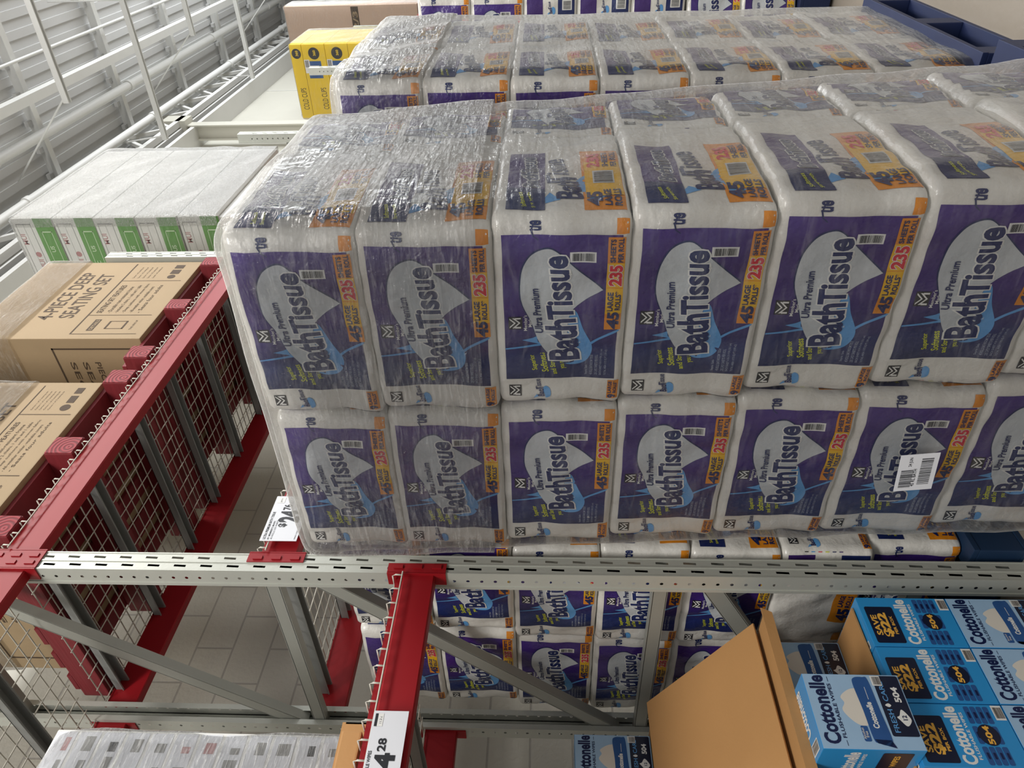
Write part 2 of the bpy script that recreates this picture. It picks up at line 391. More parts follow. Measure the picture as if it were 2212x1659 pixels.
def pack_mesh(seed):
    g = np.random.RandomState(seed); r = .042
    hw = PW / 2; L1 = PW - 2 * r; arc = PI * r / 2; A = L1 + arc
    pts = []
    def rr(u):                           # u in 0..4 -> point and normal on the rounded square
        k = int(math.floor(u)) % 4; s = (u - math.floor(u)) * A
        if s < arc / 2: a = -PI / 4 + s / r; p = (-hw + r + r * math.sin(a), -hw + r - r * math.cos(a)); n = (math.sin(a), -math.cos(a))
        elif s > A - arc / 2: a = (s - (A - arc / 2)) / r; p = (hw - r + r * math.sin(a), -hw + r - r * math.cos(a)); n = (math.sin(a), -math.cos(a))
        else: p = (-hw + r + (s - arc / 2), -hw); n = (0, -1)
        for _ in range(k): p = (-p[1], p[0]); n = (-n[1], n[0])
        return p + n
    T = np.array([rr(i / 100) for i in range(401)])
    ph = g.rand(14) * 6.28; kk = g.randint(2, 7, 14); kz = g.uniform(8, 42, 14)
    def fn(v, off):
        u = v[:, 0] / PW; z = v[:, 1]
        i = np.clip((u % 4) * 100, 0, 399.999); j = i.astype(int); t = (i - j)[:, None]
        q = T[j] * (1 - t) + T[j + 1] * t; p = q[:, :2]; n = q[:, 2:]; n = n / np.linalg.norm(n, axis=1)[:, None]
        w = np.zeros(len(u))
        for a in range(14): w += np.sin(kk[a] * u * PI / 2 * (1 if a < 7 else 4) + kz[a] * z + ph[a])
        w *= .00075
        fr = u % 1
        w += .006 * np.sin(PI * fr) + .0016 * np.cos(2 * PI * 5 * fr)
        rv = .020; d = np.minimum(z, PH - z); ins = np.where(d < rv, rv - np.sqrt(np.maximum(rv ** 2 - (rv - np.maximum(d, 0)) ** 2, 0)), 0)
        ins += .003 * np.exp(-((z - PH / 3) / .028) ** 2) + .003 * np.exp(-((z - 2 * PH / 3) / .028) ** 2)
        xy = p + n * (w - ins + off * 1.3)[:, None]
        return np.column_stack([xy, z])
    mb = MB()
    NU, NZ = 176, 32
    zs = PH * (.45 * (1 - np.cos(np.linspace(0, PI, NZ))) / 2 + .55 * np.linspace(0, 1, NZ))
    U, Z = np.meshgrid(np.linspace(0, 4, NU, endpoint=False), zs)
    P = fn(np.column_stack([U.ravel() * PW, Z.ravel()]), 0)
    fs = [(k * NU + i, k * NU + (i + 1) % NU, (k + 1) * NU + (i + 1) % NU, (k + 1) * NU + i) for k in range(NZ - 1) for i in range(NU)]
    mb.add(P, fs, M_white, True)
    base = len(P)
    for k, z in ((0, .004), (NZ - 1, PH - .004)):     # caps: slightly sunk quilted tops
        ring = P[k * NU:(k + 1) * NU]; vs = list(map(tuple, ring)); ff = []
        for q, sc in enumerate((.8, .5, .2)):
            vs += [(x * sc, y * sc, z + (.001 * math.sin(40 * x) * math.cos(35 * y))) for x, y, _ in ring]
            for i in range(NU):
                a, b2 = q * NU + i, q * NU + (i + 1) % NU; ff.append((a, b2, b2 + NU, a + NU) if k else (b2, a, a + NU, b2 + NU))
        ff.append(tuple(range(3 * NU, 4 * NU)) if k else tuple(range(3 * NU, 4 * NU))[::-1])
        mb.add(vs, ff, M_white, True)
    def shifted(k): return lambda v, off: fn(v + np.array([[k * PW, 0]]), off)
    FA.onto(mb, shifted(0), .018, norm=lambda q: (q[0] / PW, q[1] / PH), smooth=True)
    SA.onto(mb, shifted(1), .018, smooth=True)
    LA.onto(mb, shifted(3), .018, smooth=True)
    return mb.mesh('bath_tissue_pack')
PACKS = [pack_mesh(s) for s in (1, 2, 3, 4)]
ORD = ['top', 'second', 'third', 'fourth', 'fifth', 'sixth', 'bottom']
def pack(x, y, z, rz, label, group, tilt=None, k=None):
    me = PACKS[random.randrange(4) if k is None else k]
    o = bpy.data.objects.new('bath_tissue_pack', me); COL.objects.link(o)
    o.location = (x, y, z); o.rotation_euler = (tilt[0] if tilt else 0, tilt[1] if tilt else 0, rz)
    return tag(o, label, 'bath tissue pack', group)

# ------------------------------------------------------------------ stretch film
def film_mat(name, haze=.22, wr=.5, scale=14, rot=(0, 0, .5), streak=(1, 1, 7), gloss=.14, refl=.5):
    m = bpy.data.materials.new(name); m.use_nodes = True; nt = m.node_tree; nt.nodes.clear()
    N = nt.nodes.new; Lk = nt.links.new
    out = N('ShaderNodeOutputMaterial'); tc = N('ShaderNodeTexCoord'); mp = N('ShaderNodeMapping')
    mp.inputs['Rotation'].default_value = rot; mp.inputs['Scale'].default_value = streak; Lk(tc.outputs['Object'], mp.inputs['Vector'])
    n1 = N('ShaderNodeTexNoise'); n1.inputs['Scale'].default_value = scale; n1.inputs['Detail'].default_value = 5; n1.inputs['Distortion'].default_value = .6; Lk(mp.outputs[0], n1.inputs['Vector'])
    n2 = N('ShaderNodeTexNoise'); n2.inputs['Scale'].default_value = 2.2; n2.inputs['Detail'].default_value = 3; Lk(tc.outputs['Object'], n2.inputs['Vector'])
    n3 = N('ShaderNodeTexNoise'); n3.inputs['Scale'].default_value = 28; n3.inputs['Detail'].default_value = 4; n3.inputs['Distortion'].default_value = 1.5; Lk(tc.outputs['Object'], n3.inputs['Vector'])
    ad = N('ShaderNodeMath'); ad.operation = 'ADD'; Lk(n1.outputs['Fac'], ad.inputs[0]); Lk(n3.outputs['Fac'], ad.inputs[1])
    bp = N('ShaderNodeBump'); bp.inputs['Strength'].default_value = wr; bp.inputs['Distance'].default_value = .012; Lk(ad.outputs[0], bp.inputs['Height'])
    gl = N('ShaderNodeBsdfGlossy'); gl.inputs['Roughness'].default_value = gloss; gl.inputs['Color'].default_value = (1, 1, 1, 1); Lk(bp.outputs[0], gl.inputs['Normal'])
    df = N('ShaderNodeBsdfDiffuse'); df.inputs['Color'].default_value = (.85, .85, .83, 1); Lk(bp.outputs[0], df.inputs['Normal'])
    tr = N('ShaderNodeBsdfTransparent'); tr.inputs[0].default_value = (.97, .97, .97, 1)
    # haze: streaks x patches
    r1 = N('ShaderNodeMapRange'); r1.inputs[1].default_value = .5; r1.inputs[2].default_value = .72; r1.inputs[3].default_value = 0; r1.inputs[4].default_value = 1; Lk(n1.outputs['Fac'], r1.inputs[0])
    r2 = N('ShaderNodeMapRange'); r2.inputs[1].default_value = .4; r2.inputs[2].default_value = .65; r2.inputs[3].default_value = .3; r2.inputs[4].default_value = 1.0; Lk(n2.outputs['Fac'], r2.inputs[0])
    mu = N('ShaderNodeMath'); mu.operation = 'MULTIPLY'; Lk(r1.outputs[0], mu.inputs[0]); Lk(r2.outputs[0], mu.inputs[1])
    mu2 = N('ShaderNodeMath'); mu2.operation = 'MULTIPLY_ADD'; mu2.inputs[1].default_value = haze; mu2.inputs[2].default_value = haze * .15; Lk(mu.outputs[0], mu2.inputs[0])
    lw = N('ShaderNodeFresnel'); lw.inputs[0].default_value = 1.35
    gz = N('ShaderNodeMapRange'); gz.inputs[1].default_value = .07; gz.inputs[2].default_value = .7; gz.inputs[3].default_value = 0; gz.inputs[4].default_value = .55; Lk(lw.outputs[0], gz.inputs[0])
    ad2 = N('ShaderNodeMath'); ad2.operation = 'ADD'; ad2.use_clamp = True; Lk(gz.outputs[0], ad2.inputs[0]); Lk(mu2.outputs[0], ad2.inputs[1])
    mx1 = N('ShaderNodeMixShader'); Lk(ad2.outputs[0], mx1.inputs[0]); Lk(tr.outputs[0], mx1.inputs[1]); Lk(df.outputs[0], mx1.inputs[2])
    fr = N('ShaderNodeFresnel'); fr.inputs[0].default_value = 1.5; Lk(bp.outputs[0], fr.inputs['Normal'])
    fm = N('ShaderNodeMath'); fm.operation = 'MULTIPLY'; fm.inputs[1].default_value = refl; fm.use_clamp = True; Lk(fr.outputs[0], fm.inputs[0])
    mx2 = N('ShaderNodeMixShader'); Lk(fm.outputs[0], mx2.inputs[0]); Lk(mx1.outputs[0], mx2.inputs[1]); Lk(gl.outputs[0], mx2.inputs[2])
    Lk(mx2.outputs[0], out.inputs[0])
    return m
F_pal = film_mat('film_clear', .08, .55, 9, (0, .5, .3), (1, 1, 6), .10, .42)
F_heavy = film_mat('film_layered', .62, .9, 22, (0, 0, 0), (2, 4, 10), .22, 1.3)
F_mid = film_mat('film_streaked', .16, .8, 12, (.4, .7, .2), (1.2, 1.2, 8), .10, .40)
def film_hull(name, x0, x1, y0, y1, z0, z1, m, r=.06, off=lambda z: (0, 0), amp=.004, top=True, seed=0, dz=.05, nz_r=.05, side_m=None, **k):
    """closed sleeve of film round a load, rounded at the corners and over the top"""
    g = np.random.RandomState(seed + 5); ph = g.rand(8) * 6.28; kk = g.uniform(3, 25, 8); kz = g.uniform(3, 30, 8)
    ring = []
    for cx, cy, a0 in ((x1 - r, y0 + r, -PI / 2), (x1 - r, y1 - r, 0), (x0 + r, y1 - r, PI / 2), (x0 + r, y0 + r, PI)):
        ring += [(cx, cy, a0 + i * PI / 12) for i in range(7)]
    pts = [(cx + r * math.cos(a), cy + r * math.sin(a), math.cos(a), math.sin(a)) for cx, cy, a in ring]
    full = []
    for i in range(len(pts)):
        p, q = pts[i], pts[(i + 1) % len(pts)]; d = math.hypot(q[0] - p[0], q[1] - p[1]); n = max(1, int(d / .05))
        full += [tuple(p[j] + (q[j] - p[j]) * t / n for j in range(4)) for t in range(n)]
    nz = max(3, int((z1 - z0) / dz)); levels = [(z0 + (z1 - z0 - nz_r) * i / nz, 0) for i in range(nz + 1)]
    if top: levels += [(z1 - nz_r + nz_r * math.sin(a), nz_r * (1 - math.cos(a))) for a in (PI / 8, PI / 4, 3 * PI / 8, PI / 2)]
    vs = []
    for z, ins in levels:
        ox, oy = off(z)
        for i, (x, y, nx, ny) in enumerate(full):
            w = sum(math.sin(kk[a] * (x + y) + kz[a] * z + ph[a]) for a in range(8)) * amp / 3 - ins
            vs.append((x + nx * w + ox, y + ny * w + oy, z))
    N_ = len(full); fs = [(k2 * N_ + i, k2 * N_ + (i + 1) % N_, (k2 + 1) * N_ + (i + 1) % N_, (k2 + 1) * N_ + i) for k2 in range(len(levels) - 1) for i in range(N_)]
    if top:
        cx, cy = (x0 + x1) / 2 + off(z1)[0], (y0 + y1) / 2 + off(z1)[1]; b = (len(levels) - 1) * N_; rg = vs[b:b + N_]
        for q, sc in enumerate((.75, .5, .25)):
            vs += [(cx + (x - cx) * sc, cy + (y - cy) * sc, z1 + .004 * math.sin(11 * x + 3 * q) * math.cos(13 * y)) for x, y, z in rg]
        for q in range(3):
            for i in range(N_): a, c = b + q * N_ + i, b + q * N_ + (i + 1) % N_; fs.append((a, c, c + N_, a + N_))
        fs.append(tuple(range(b + 3 * N_, b + 4 * N_)))
    mb = MB()
    if side_m:
        fa = [f for f in fs if sum(vs[q][1] for q in f) / len(f) < y0 + .05]; fb = [f for f in fs if not sum(vs[q][1] for q in f) / len(f) < y0 + .05]
        mb.add(vs, fb, m, True); i_ = mb.mi(side_m)
        for f in fa: mb.f.append(list(f)); mb.m.append(i_); mb.smooth.append(True)
    else: mb.add(vs, fs, m, True)
    return mb.build(name, **k)

# ------------------------------------------------------------------ structure
M_conc = mat('concrete_floor', '8f867a', 0.35, var=.16, vscale=1.6, bump=.1, bscale=30)
M_wall = None
def block_wall_mat():
    m = bpy.data.materials.new('painted_block_wall'); m.use_nodes = True; nt = m.node_tree; b = nt.nodes['Principled BSDF']
    tc = nt.nodes.new('ShaderNodeTexCoord'); sp = nt.nodes.new('ShaderNodeSeparateXYZ'); cb = nt.nodes.new('ShaderNodeCombineXYZ')
    nt.links.new(tc.outputs['Object'], sp.inputs[0]); nt.links.new(sp.outputs[0], cb.inputs[0]); nt.links.new(sp.outputs[2], cb.inputs[1])
    br = nt.nodes.new('ShaderNodeTexBrick'); br.inputs['Scale'].default_value = 1; br.inputs['Brick Width'].default_value = .40; br.inputs['Row Height'].default_value = .20
    br.inputs['Mortar Size'].default_value = .006; br.inputs['Mortar Smooth'].default_value = .4
    br.inputs['Color1'].default_value = lin('b2aea2'); br.inputs['Color2'].default_value = lin('afaba0'); br.inputs['Mortar'].default_value = lin('96928a')
    nt.links.new(cb.outputs[0], br.inputs['Vector']); nt.links.new(br.outputs['Color'], b.inputs['Base Color']); b.inputs['Roughness'].default_value = .55
    n = nt.nodes.new('ShaderNodeTexNoise'); n.inputs['Scale'].default_value = 40; nt.links.new(tc.outputs['Object'], n.inputs['Vector'])
    ma = nt.nodes.new('ShaderNodeMath'); ma.operation = 'MULTIPLY_ADD'; ma.inputs[1].default_value = -1.2; nt.links.new(br.outputs['Fac'], ma.inputs[0]); nt.links.new(n.outputs['Fac'], ma.inputs[2])
    bp = nt.nodes.new('ShaderNodeBump'); bp.inputs['Strength'].default_value = .35; bp.inputs['Distance'].default_value = .008
    nt.links.new(ma.outputs[0], bp.inputs['Height']); nt.links.new(bp.outputs[0], b.inputs['Normal'])
    return m
M_wall = block_wall_mat()
M_panelw = mat('white_metal_panel', 'c3c1b6', .45, var=.03)
M_roof = mat('white_roof_deck', 'c9c9c8', .6, var=.05, vscale=.8)
M_steelw = mat('white_painted_steel', 'd4d4d1', .5, var=.04)
M_dark = mat('dark_gap', '3a3b3a', .6)
FL = MB(); FL.box(-6, 24, -7, 3.45, -.1, 0, M_conc); FL.build('floor', kind='structure')
WB = MB(); WB.box(-6, 24, 3.40, 3.60, 0, 4.2, M_wall); WB.build('wall_back', kind='structure')
WU = MB(); WU.box(-6, 24, 3.42, 3.60, 4.2, 7.5, M_panelw)
for z in (4.55, 5.3): WU.box(-6, 24, 3.405, 3.42, z, z + .012, M_dark)
for i in range(12): WU.box(1.5 + 2 * i, 1.515 + 2 * i, 3.41, 3.42, 4.2, 6.6, M_steelw)
WU.build('wall_upper', kind='structure')
LG = MB(); LG.box(-6, 24, 3.12, 3.42, 6.62, 6.68, M_steelw).box(-6, 24, 3.12, 3.42, 6.78, 6.84, M_steelw).box(-6, 24, 3.34, 3.38, 6.68, 6.78, M_dark)
LG.build('trim_1', kind='structure')
RF = MB(); RZ = EYE + 6.0
RF.box(-6, 24, -7, 3.6, RZ + .04, RZ + .1, M_roof)
y = -6.9
while y < 3.5: RF.box(-6, 24, y, y + .09, RZ + .022, RZ + .05, M_roof); y += .2
RF.build('ceiling', kind='structure')
for k in range(-1, 9):                                    # roof purlins
    x = 4.45 + 1.92 * k; b = MB()
    b.box(x + .02, x + .03, -7, 3.4, RZ - .12, RZ, M_steelw).box(x - .02, x + .07, -7, 3.4, RZ - .128, RZ - .12, M_steelw)
    for j in range(30): b.box(x - .06, x + .11, 3.3 - j * .31, 3.36 - j * .31, RZ - .05, RZ - .002, M_roof)
    b.build('roof_beam', label='white steel roof beam, number %s counting away from the near end' % (['one','two','three','four','five','six','seven','eight','nine','ten'][k + 1]), cat='roof beam', group='roof beams')
# truss along the wall
T = MB(); tz0, tz1 = EYE + 5.28, EYE + 5.78
T.box(-2, 24, 3.02, 3.10, tz1, tz1 + .07, M_steelw).box(-2, 24, 3.02, 3.10, tz0, tz0 + .07, M_steelw)
x = -2; i = 0
while x < 23:
    T.bar((x, 3.06, tz0 + .03 if i % 2 else tz1 + .03), (x + .42, 3.06, tz1 + .03 if i % 2 else tz0 + .03),   .05, .05, M_steelw); x += .42; i += 1
T.build('roof_truss', label='white lattice truss running along the top of the back wall', cat='truss')
for i, (Y_, z, r) in enumerate(((2.50, 5.80, .055), (2.93, 5.6, .05), (1.72, 5.8, .018))):
    p = MB(); p.tube((-4, Y_, EYE + z), (23, Y_, EYE + z), r, M_steelw, 12)
    xx = 1.0
    while xx < 22 and i < 2: p.tube((xx, Y_, EYE + z), (xx + .08, Y_, EYE + z), r * 1.25, M_steelw, 12); xx += 3.1
    p.build('ceiling_pipe', label=('thick white round pipe under the roof, second from the back wall', 'white jointed pipe under the roof nearest the back wall', 'thin white conduit under the roof farthest from the back wall')[i], cat='pipe', group='ceiling pipes')
b = MB(); b.box(-4, 22, 2.02, 2.12, EYE + 5.66, EYE + 5.76, M_steelw); b.build('ceiling_rail', label='white square rail under the roof between two pipes', cat='rail')
for i, (xs, ye) in enumerate(((5.9, 2.0), (7.68, 2.02), (9.42, 2.97), (11.05, 2.02), (12.9, 3.05), (14.9, 2.0))):
    b = MB(); z = EYE + 5.0
    b.box(xs - .03, xs - .018, -5, ye, z, z + .05, M_steelw).box(xs + .018, xs + .03, -5, ye, z, z + .05, M_steelw).box(xs - .03, xs + .03, -5, ye, z + .05, z + .06, M_steelw)
    yy = ye - .05
    while yy > -3: b.bar((xs, yy, z + .05), (xs, min(yy + .9, 3.05) if yy > ye - .1 else yy, z + .95), .015, .015, M_steelw); yy -= 1.6
    b.build('ceiling_channel', label='white slotted strip channel hanging across the roof, number %s from the near end' % ['one', 'two', 'three', 'four', 'five', 'six'][i], cat='ceiling channel', group='ceiling channels')
b = MB(); b.box(10.45, 10.62, 3.10, 3.12, 0, EYE + 5.6, M_panelw).box(10.45, 10.62, 3.30, 3.32, 0, EYE + 5.6, M_panelw).box(10.52, 10.54, 3.12, 3.3, 0, EYE + 5.6, M_panelw).box(10.40, 10.67, 3.02, 3.36, EYE + 5.2, EYE + 5.55, M_panelw)
b.build('steel_column', label='white steel I-column standing against the back wall below the truss', cat='column')

# ------------------------------------------------------------------ pallet racking
M_post = mat('galvanised_grey_post', 'b9bbb2', .42, metal=.25, var=.07, vscale=9, bump=.05, bscale=120)
M_brace = mat('grey_brace_steel', '9b9c94', .45, metal=.2, var=.06, vscale=7)
M_redb = mat('red_beam_paint', '8e131b', .45, var=.08, vscale=5, coat=0.0, spec=.3)
M_wire = mat('pale_deck_wire', 'c6c2b6', .45)
M_chan = mat('deck_channel_grey', '8d8f8d', .45, metal=.3)
YF, YR = 1.85, 2.79                   # front faces of front and rear posts
PWD = .072
def plate(mb, o, u, v, Wd, Ht, holes, m):
    """flat plate at o spanned by u (width) and v (height) with real holes; holes = (cu, cv, ru, rv, n)"""
    o, u, v = Vector(o), Vector(u), Vector(v)
    P = lambda a, b: o + u * a + v * b
    # holes sorted by column; each gets a cell of its own
    cols = {}
    for h in holes: cols.setdefault(round(h[0], 4), []).append(h)
    xs = sorted(cols); edges = [0] + [(xs[i] + xs[i + 1]) / 2 for i in range(len(xs) - 1)] + [Wd]
    for ci, x in enumerate(xs):
        a0, a1 = edges[ci], edges[ci + 1]; hs = sorted(cols[x], key=lambda h: h[1]); prev = 0
        for k, (cu, cv, ru, rv, n) in enumerate(hs):
            nxt = (cv + hs[k + 1][1]) / 2 if k + 1 < len(hs) else Ht
            vs = []; inn = []; outp = []
            for i in range(8):
                an = i * PI / 4; cx, cy = math.cos(an), math.sin(an)
                s = 1 / max(abs(cx), abs(cy))
                if n == 4: hx_, hy_ = cx * s, cy * s
                else: hx_, hy_ = cx, cy
                sl = .25 * ru * hy_ if n == 4 else 0
                inn.append(P(cu + ru * hx_ + sl, cv + rv * hy_))
                ox = (a1 - cu) * cx * s if cx > 0 else (cu - a0) * cx * s
                oy = (nxt - cv) * cy * s if cy > 0 else (cv - prev) * cy * s
                outp.append(P(cu + ox, cv + oy))
            mb.add(inn + outp, [(i, (i + 1) % 8, 8 + (i + 1) % 8, 8 + i)[::-1] for i in range(8)], m)
            prev = nxt
def post(x, y, ztop, face, label, parent):
    """channel post; face=-1 looks to the aisle"""
    b = MB(); n1 = int((ztop - .1) / .088)
    slots = [(.020, .08 + .088 * i, .0042, .020, 4) for i in range(n1)] + [(.052, .10 + .088 * i, .0042, .020, 4) for i in range(n1)]
    holes = [(.036, .06 + .044 * i, .0058, .0058, 8) for i in range(int((ztop - .1) / .044))]
    yo = y if face < 0 else y + PWD; yb = y + PWD if face < 0 else y
    plate(b, (x, yo, 0), (1, 0, 0), (0, 0, 1), PWD, ztop, slots, M_post)
    plate(b, (x, yo, 0), (0, 1 if face < 0 else -1, 0), (0, 0, 1), PWD, ztop, holes, M_post)
    plate(b, (x + PWD, yo, 0), (0, 1 if face < 0 else -1, 0), (0, 0, 1), PWD, ztop, holes, M_post)
    s = 1 if face < 0 else -1; g = yo
    # pressed ribs between slot columns and at the arrises, inner back side
    b.box(x + .0335, x + .0385, min(g, g - s * .0025), max(g, g - s * .0025), 0, ztop, M_post)
    for xx in (x, x + PWD - .004): b.box(xx, xx + .004, min(g, g - s * .002), max(g, g - s * .002), 0, ztop, M_post)
    for xx, sg in ((x, 1), (x + PWD, -1)):
        a, c = sorted((xx, xx + sg * .018)); b.box(a, c, min(yb, yb - s * .003), max(yb, yb - s * .003), 0, ztop, M_post)
        a, c = sorted((xx - sg * .0, xx - sg * .003)); b.box(a, c, min(yb, yb - s * .012), max(yb, yb - s * .012), 0, ztop, M_post)
    b.box(x + .002, x + PWD - .002, min(g + s * .0022, g + s * .003), max(g + s * .0022, g + s * .003), ztop - .001, ztop, M_post)
    b.build('post', parent)
    p = MB(); p.box(x - .03, x + PWD + .03, y - .02, y + PWD + .02, 0, .008, M_post); p.build('base_plate', parent)
def cee(mb, a, c, w, m):
    mb.bar(a, c, .004, w, m); d = (Vector(c) - Vector(a)).normalized(); n = Vector((0, 0, 1)).cross(d)
    up = Vector((1, 0, 0)).cross(d).normalized() * (w / 2)
    for s in (1, -1): mb.bar(Vector(a) + up * s + Vector((.016, 0, 0)), Vector(c) + up * s + Vector((.016, 0, 0)), .036, .004, m)
def frame(x, ztop, label, detail=True):
    t = empty('rack_frame', (0, 0, 0), label=label, cat='rack frame', group=None)
    post(x, YF, ztop, -1, '', t); post(x, YR, ztop, 1, '', t)
    zs = [.35, EYE - .37, EYE + .91, EYE + 2.15]
    xb = x + .022; y0, y1 = YF + .03, YR + .045
    for i, z in enumerate(zs):
        if z > ztop: continue
        b = MB(); cee(b, (xb, y0, z), (xb, y1, z), .045, M_brace); b.build('cross_brace', t)
    for a, c in (((y0, EYE + .80), (y1, EYE - .27)), ((y0, EYE + 2.18), (y1, EYE + .98)), ((y0, EYE - .50), (y1, .45))):
        if a[1] > ztop: continue
        b = MB(); cee(b, (xb, a[0], a[1]), (xb, c[0], c[1]), .055, M_brace); b.build('diagonal_brace', t)
    return t
XF = [1.475 + 2.245 * k for k in range(-1, 7)]
names = ['left of the camera', 'nearest, right in front of the camera', 'second along the aisle', 'third along the aisle', 'fourth along the aisle', 'fifth along the aisle', 'sixth along the aisle', 'seventh along the aisle']
for k, x in enumerate(XF):
    if k == 0: continue
    frame(x, EYE + 2.57, 'grey perforated steel rack frame, ' + names[k])
ZL1, ZL2, ZL3 = EYE + 1.705, EYE + .825, EYE + .355
BH = .125
def beam(x0, x1, z, front, label, h=BH):
    t = empty('rack_beam', (x0, YF if front else YR + PWD, z), label=label, cat='rack beam')
    ox, oy, oz = t.location
    b = MB(); s = 1 if front else -1
    prof = [(0, .004), (0, h - .028), (.012, h - .022), (.012, h), (.045, h), (.045, .004), (.04, 0), (.005, 0)]
    prof = [(.003 * s + s * p[0], p[1]) for p in prof]
    b.prism(prof, 'x', .002, x1 - x0 - .002, M_redb); b.build('rail', t, fix=True)
    for xe, sg in ((0, -1), (x1 - x0, 1)):
        c = MB(); y0 = -.006 * s; zz = -.035
        xa, xb = sorted((xe + sg * .001, xe + sg * .036)); ya, yb = sorted((y0, y0 + s * .004))
        c.box(xa, xb, ya, yb, zz, h + .028, M_redb)
        ya, yb = sorted((y0, y0 + s * .055)); xa, xb = sorted((xe - sg * .001, xe - sg * .005)); c.box(xa, xb, ya, yb, zz, h + .028, M_redb)
        for q in (0, 1, 2):
            xa, xb = sorted((xe + sg * .014, xe + sg * .028)); c.box(xa, xb, min(y0, y0 - s * .004), max(y0, y0 - s * .004), zz + .015 + q * .062, zz + .045 + q * .062, M_redb)
        c.build('end_bracket', t)
    return t
bays = {0: 'near bay', 1: 'bay behind the bath tissue', 2: 'second bay', 3: 'third bay', 4: 'fourth bay', 5: 'fifth bay', 6: 'sixth bay'}
def bx(k): return XF[k] + PWD, XF[k + 1]
for k in (0, 1, 2, 3, 4, 5, 6):
    a, c = bx(k)
    for fr in (True, False): beam(a, c, ZL1, fr, 'red %s beam of the upper shelf in the %s' % ('front' if fr else 'rear', bays[k]))
a, c = bx(1)
beam(a, c, ZL2, True, 'red front beam carrying the 24 dollar price sign'); beam(a, c, ZL2, False, 'red rear beam of the middle shelf behind the bath tissue')
a, c = bx(0)
beam(a, c, ZL3, True, 'red front beam carrying the 14 dollar price sign'); beam(a, c, ZL3, False, 'red rear beam of the lower left shelf, partly behind wipes')
def deck(x0, x1, z, label, channels):
    """wire mesh deck: sits in the beam step, wires wrap over the front beam"""
    t = empty('wire_deck', (x0, YF, z), label=label, cat='wire deck', group='wire decks on the rack shelves')
    L = x1 - x0; b = MB(); n = int(L / .052); Y1 = YR + PWD - YF
    for i in range(n + 1):
        x = .012 + i * (L - .024) / n
        b.path([(x, -.012, -.028), (x, -.014, -.004), (x, -.006, .006), (x, .02, .006), (x, Y1 + .004, .006)], .0026, M_wire, 5)
    m_ = 11
    for j in range(m_):
        y = .06 + j * (Y1 - .12) / (m_ - 1); b.tube((0, y, .001), (L, y, .001), .0026, M_wire, 5)
    b.tube((0, -.015, -.026), (L, -.015, -.026), .0026, M_wire, 5)
    b.build('wire_grid', t)
    for cxx in channels:
        c = MB(); x = cxx - x0
        c.box(x - .022, x + .022, .05, Y1 - .05, -.014, -.011, M_chan).box(x - .022, x - .019, .05, Y1 - .05, -.045, -.011, M_chan).box(x + .019, x + .022, .05, Y1 - .05, -.045, -.011, M_chan)
        c.box(x - .026, x - .02, .05, Y1 - .05, -.048, -.044, M_chan).box(x + .02, x + .026, .05, Y1 - .05, -.048, -.044, M_chan)
        c.build('support_channel', t)
    return t
def decks(k, z, nm, ch=(.28, .62, .93)):
    a, c = bx(k); w = (c - a) / 2
    for i in range(2):
        x0 = a + w * i + .004; x1 = a + w * (i + 1) - .004
        deck(x0, x1, z + BH + .001, 'wire mesh deck on the %s, %s half' % (nm, ('nearer', 'farther')[i]), [x0 + q * w for q in (.08, .42, .78)])
decks(1, ZL1, 'upper shelf under the seating set cartons'); decks(1, ZL2, 'shelf with the 24 dollar price sign')
decks(0, ZL1, 'upper shelf of the near bay'); decks(0, ZL3, 'shelf with the 14 dollar price sign'); decks(2, ZL1, 'upper shelf under the green and white cartons')

# ------------------------------------------------------------------ pallets
M_blue = mat('blue_pallet_paint', '102048', .6, var=.2, vscale=8)
M_redw0 = mat('red_pallet_paint', '751a22', .65, var=.25, vscale=9, stretch=(1, .2, 3), bump=.3, bscale=25)
def endgrain():
    m = bpy.data.materials.new('red_painted_end_grain'); m.use_nodes = True; nt = m.node_tree; b = nt.nodes['Principled BSDF']
    tc = nt.nodes.new('ShaderNodeTexCoord'); w = nt.nodes.new('ShaderNodeTexWave'); w.wave_type = 'RINGS'; w.rings_direction = 'Y'
    w.inputs['Scale'].default_value = 20; w.inputs['Distortion'].default_value = 2.2; w.inputs['Detail'].default_value = 3
    mp = nt.nodes.new('ShaderNodeMapping'); mp.inputs['Location'].default_value = (.012, 0, -.03); nt.links.new(tc.outputs['Object'], mp.inputs[0]); nt.links.new(mp.outputs[0], w.inputs['Vector'])
    r = nt.nodes.new('ShaderNodeValToRGB'); r.color_ramp.elements[0].color = lin('6a1820'); r.color_ramp.elements[1].color = lin('9c3a40')
    nt.links.new(w.outputs['Fac'], r.inputs[0]); nt.links.new(r.outputs[0], b.inputs['Base Color']); b.inputs['Roughness'].default_value = .7
    bp = nt.nodes.new('ShaderNodeBump'); bp.inputs['Strength'].default_value = .5; bp.inputs['Distance'].default_value = .004; nt.links.new(w.outputs['Fac'], bp.inputs['Height']); nt.links.new(bp.outputs[0], b.inputs['Normal'])
    return m
M_end = endgrain()
def runner_pallet(x0, x1, y0, y1, z0, h, m, label, group, end, name):
    t = empty(name, ((x0 + x1) / 2, (y0 + y1) / 2, z0), label=label, cat='pallet', group=group)
    w, d = x1 - x0, y1 - y0
    for xx in (-w / 2 + .05, -.02, w / 2 - .05):
        b = MB(); b.box(-.05, .05, -d / 2 + .002, d / 2 - .002, 0, h - .020, m, .006)
        b.box(-.046, .046, -d / 2 - .001, -d / 2 + .003, .004, h - .024, end); b.build('stringer', t, loc=(xx, 0, 0))
    for i in range(6):
        yy = -d / 2 + .10 + i * (d - .2) / 5 - .05
        b = MB(); b.box(-w / 2, w / 2, yy, yy + .10, h - .02, h, m, .002); b.build('board', t)
    return t
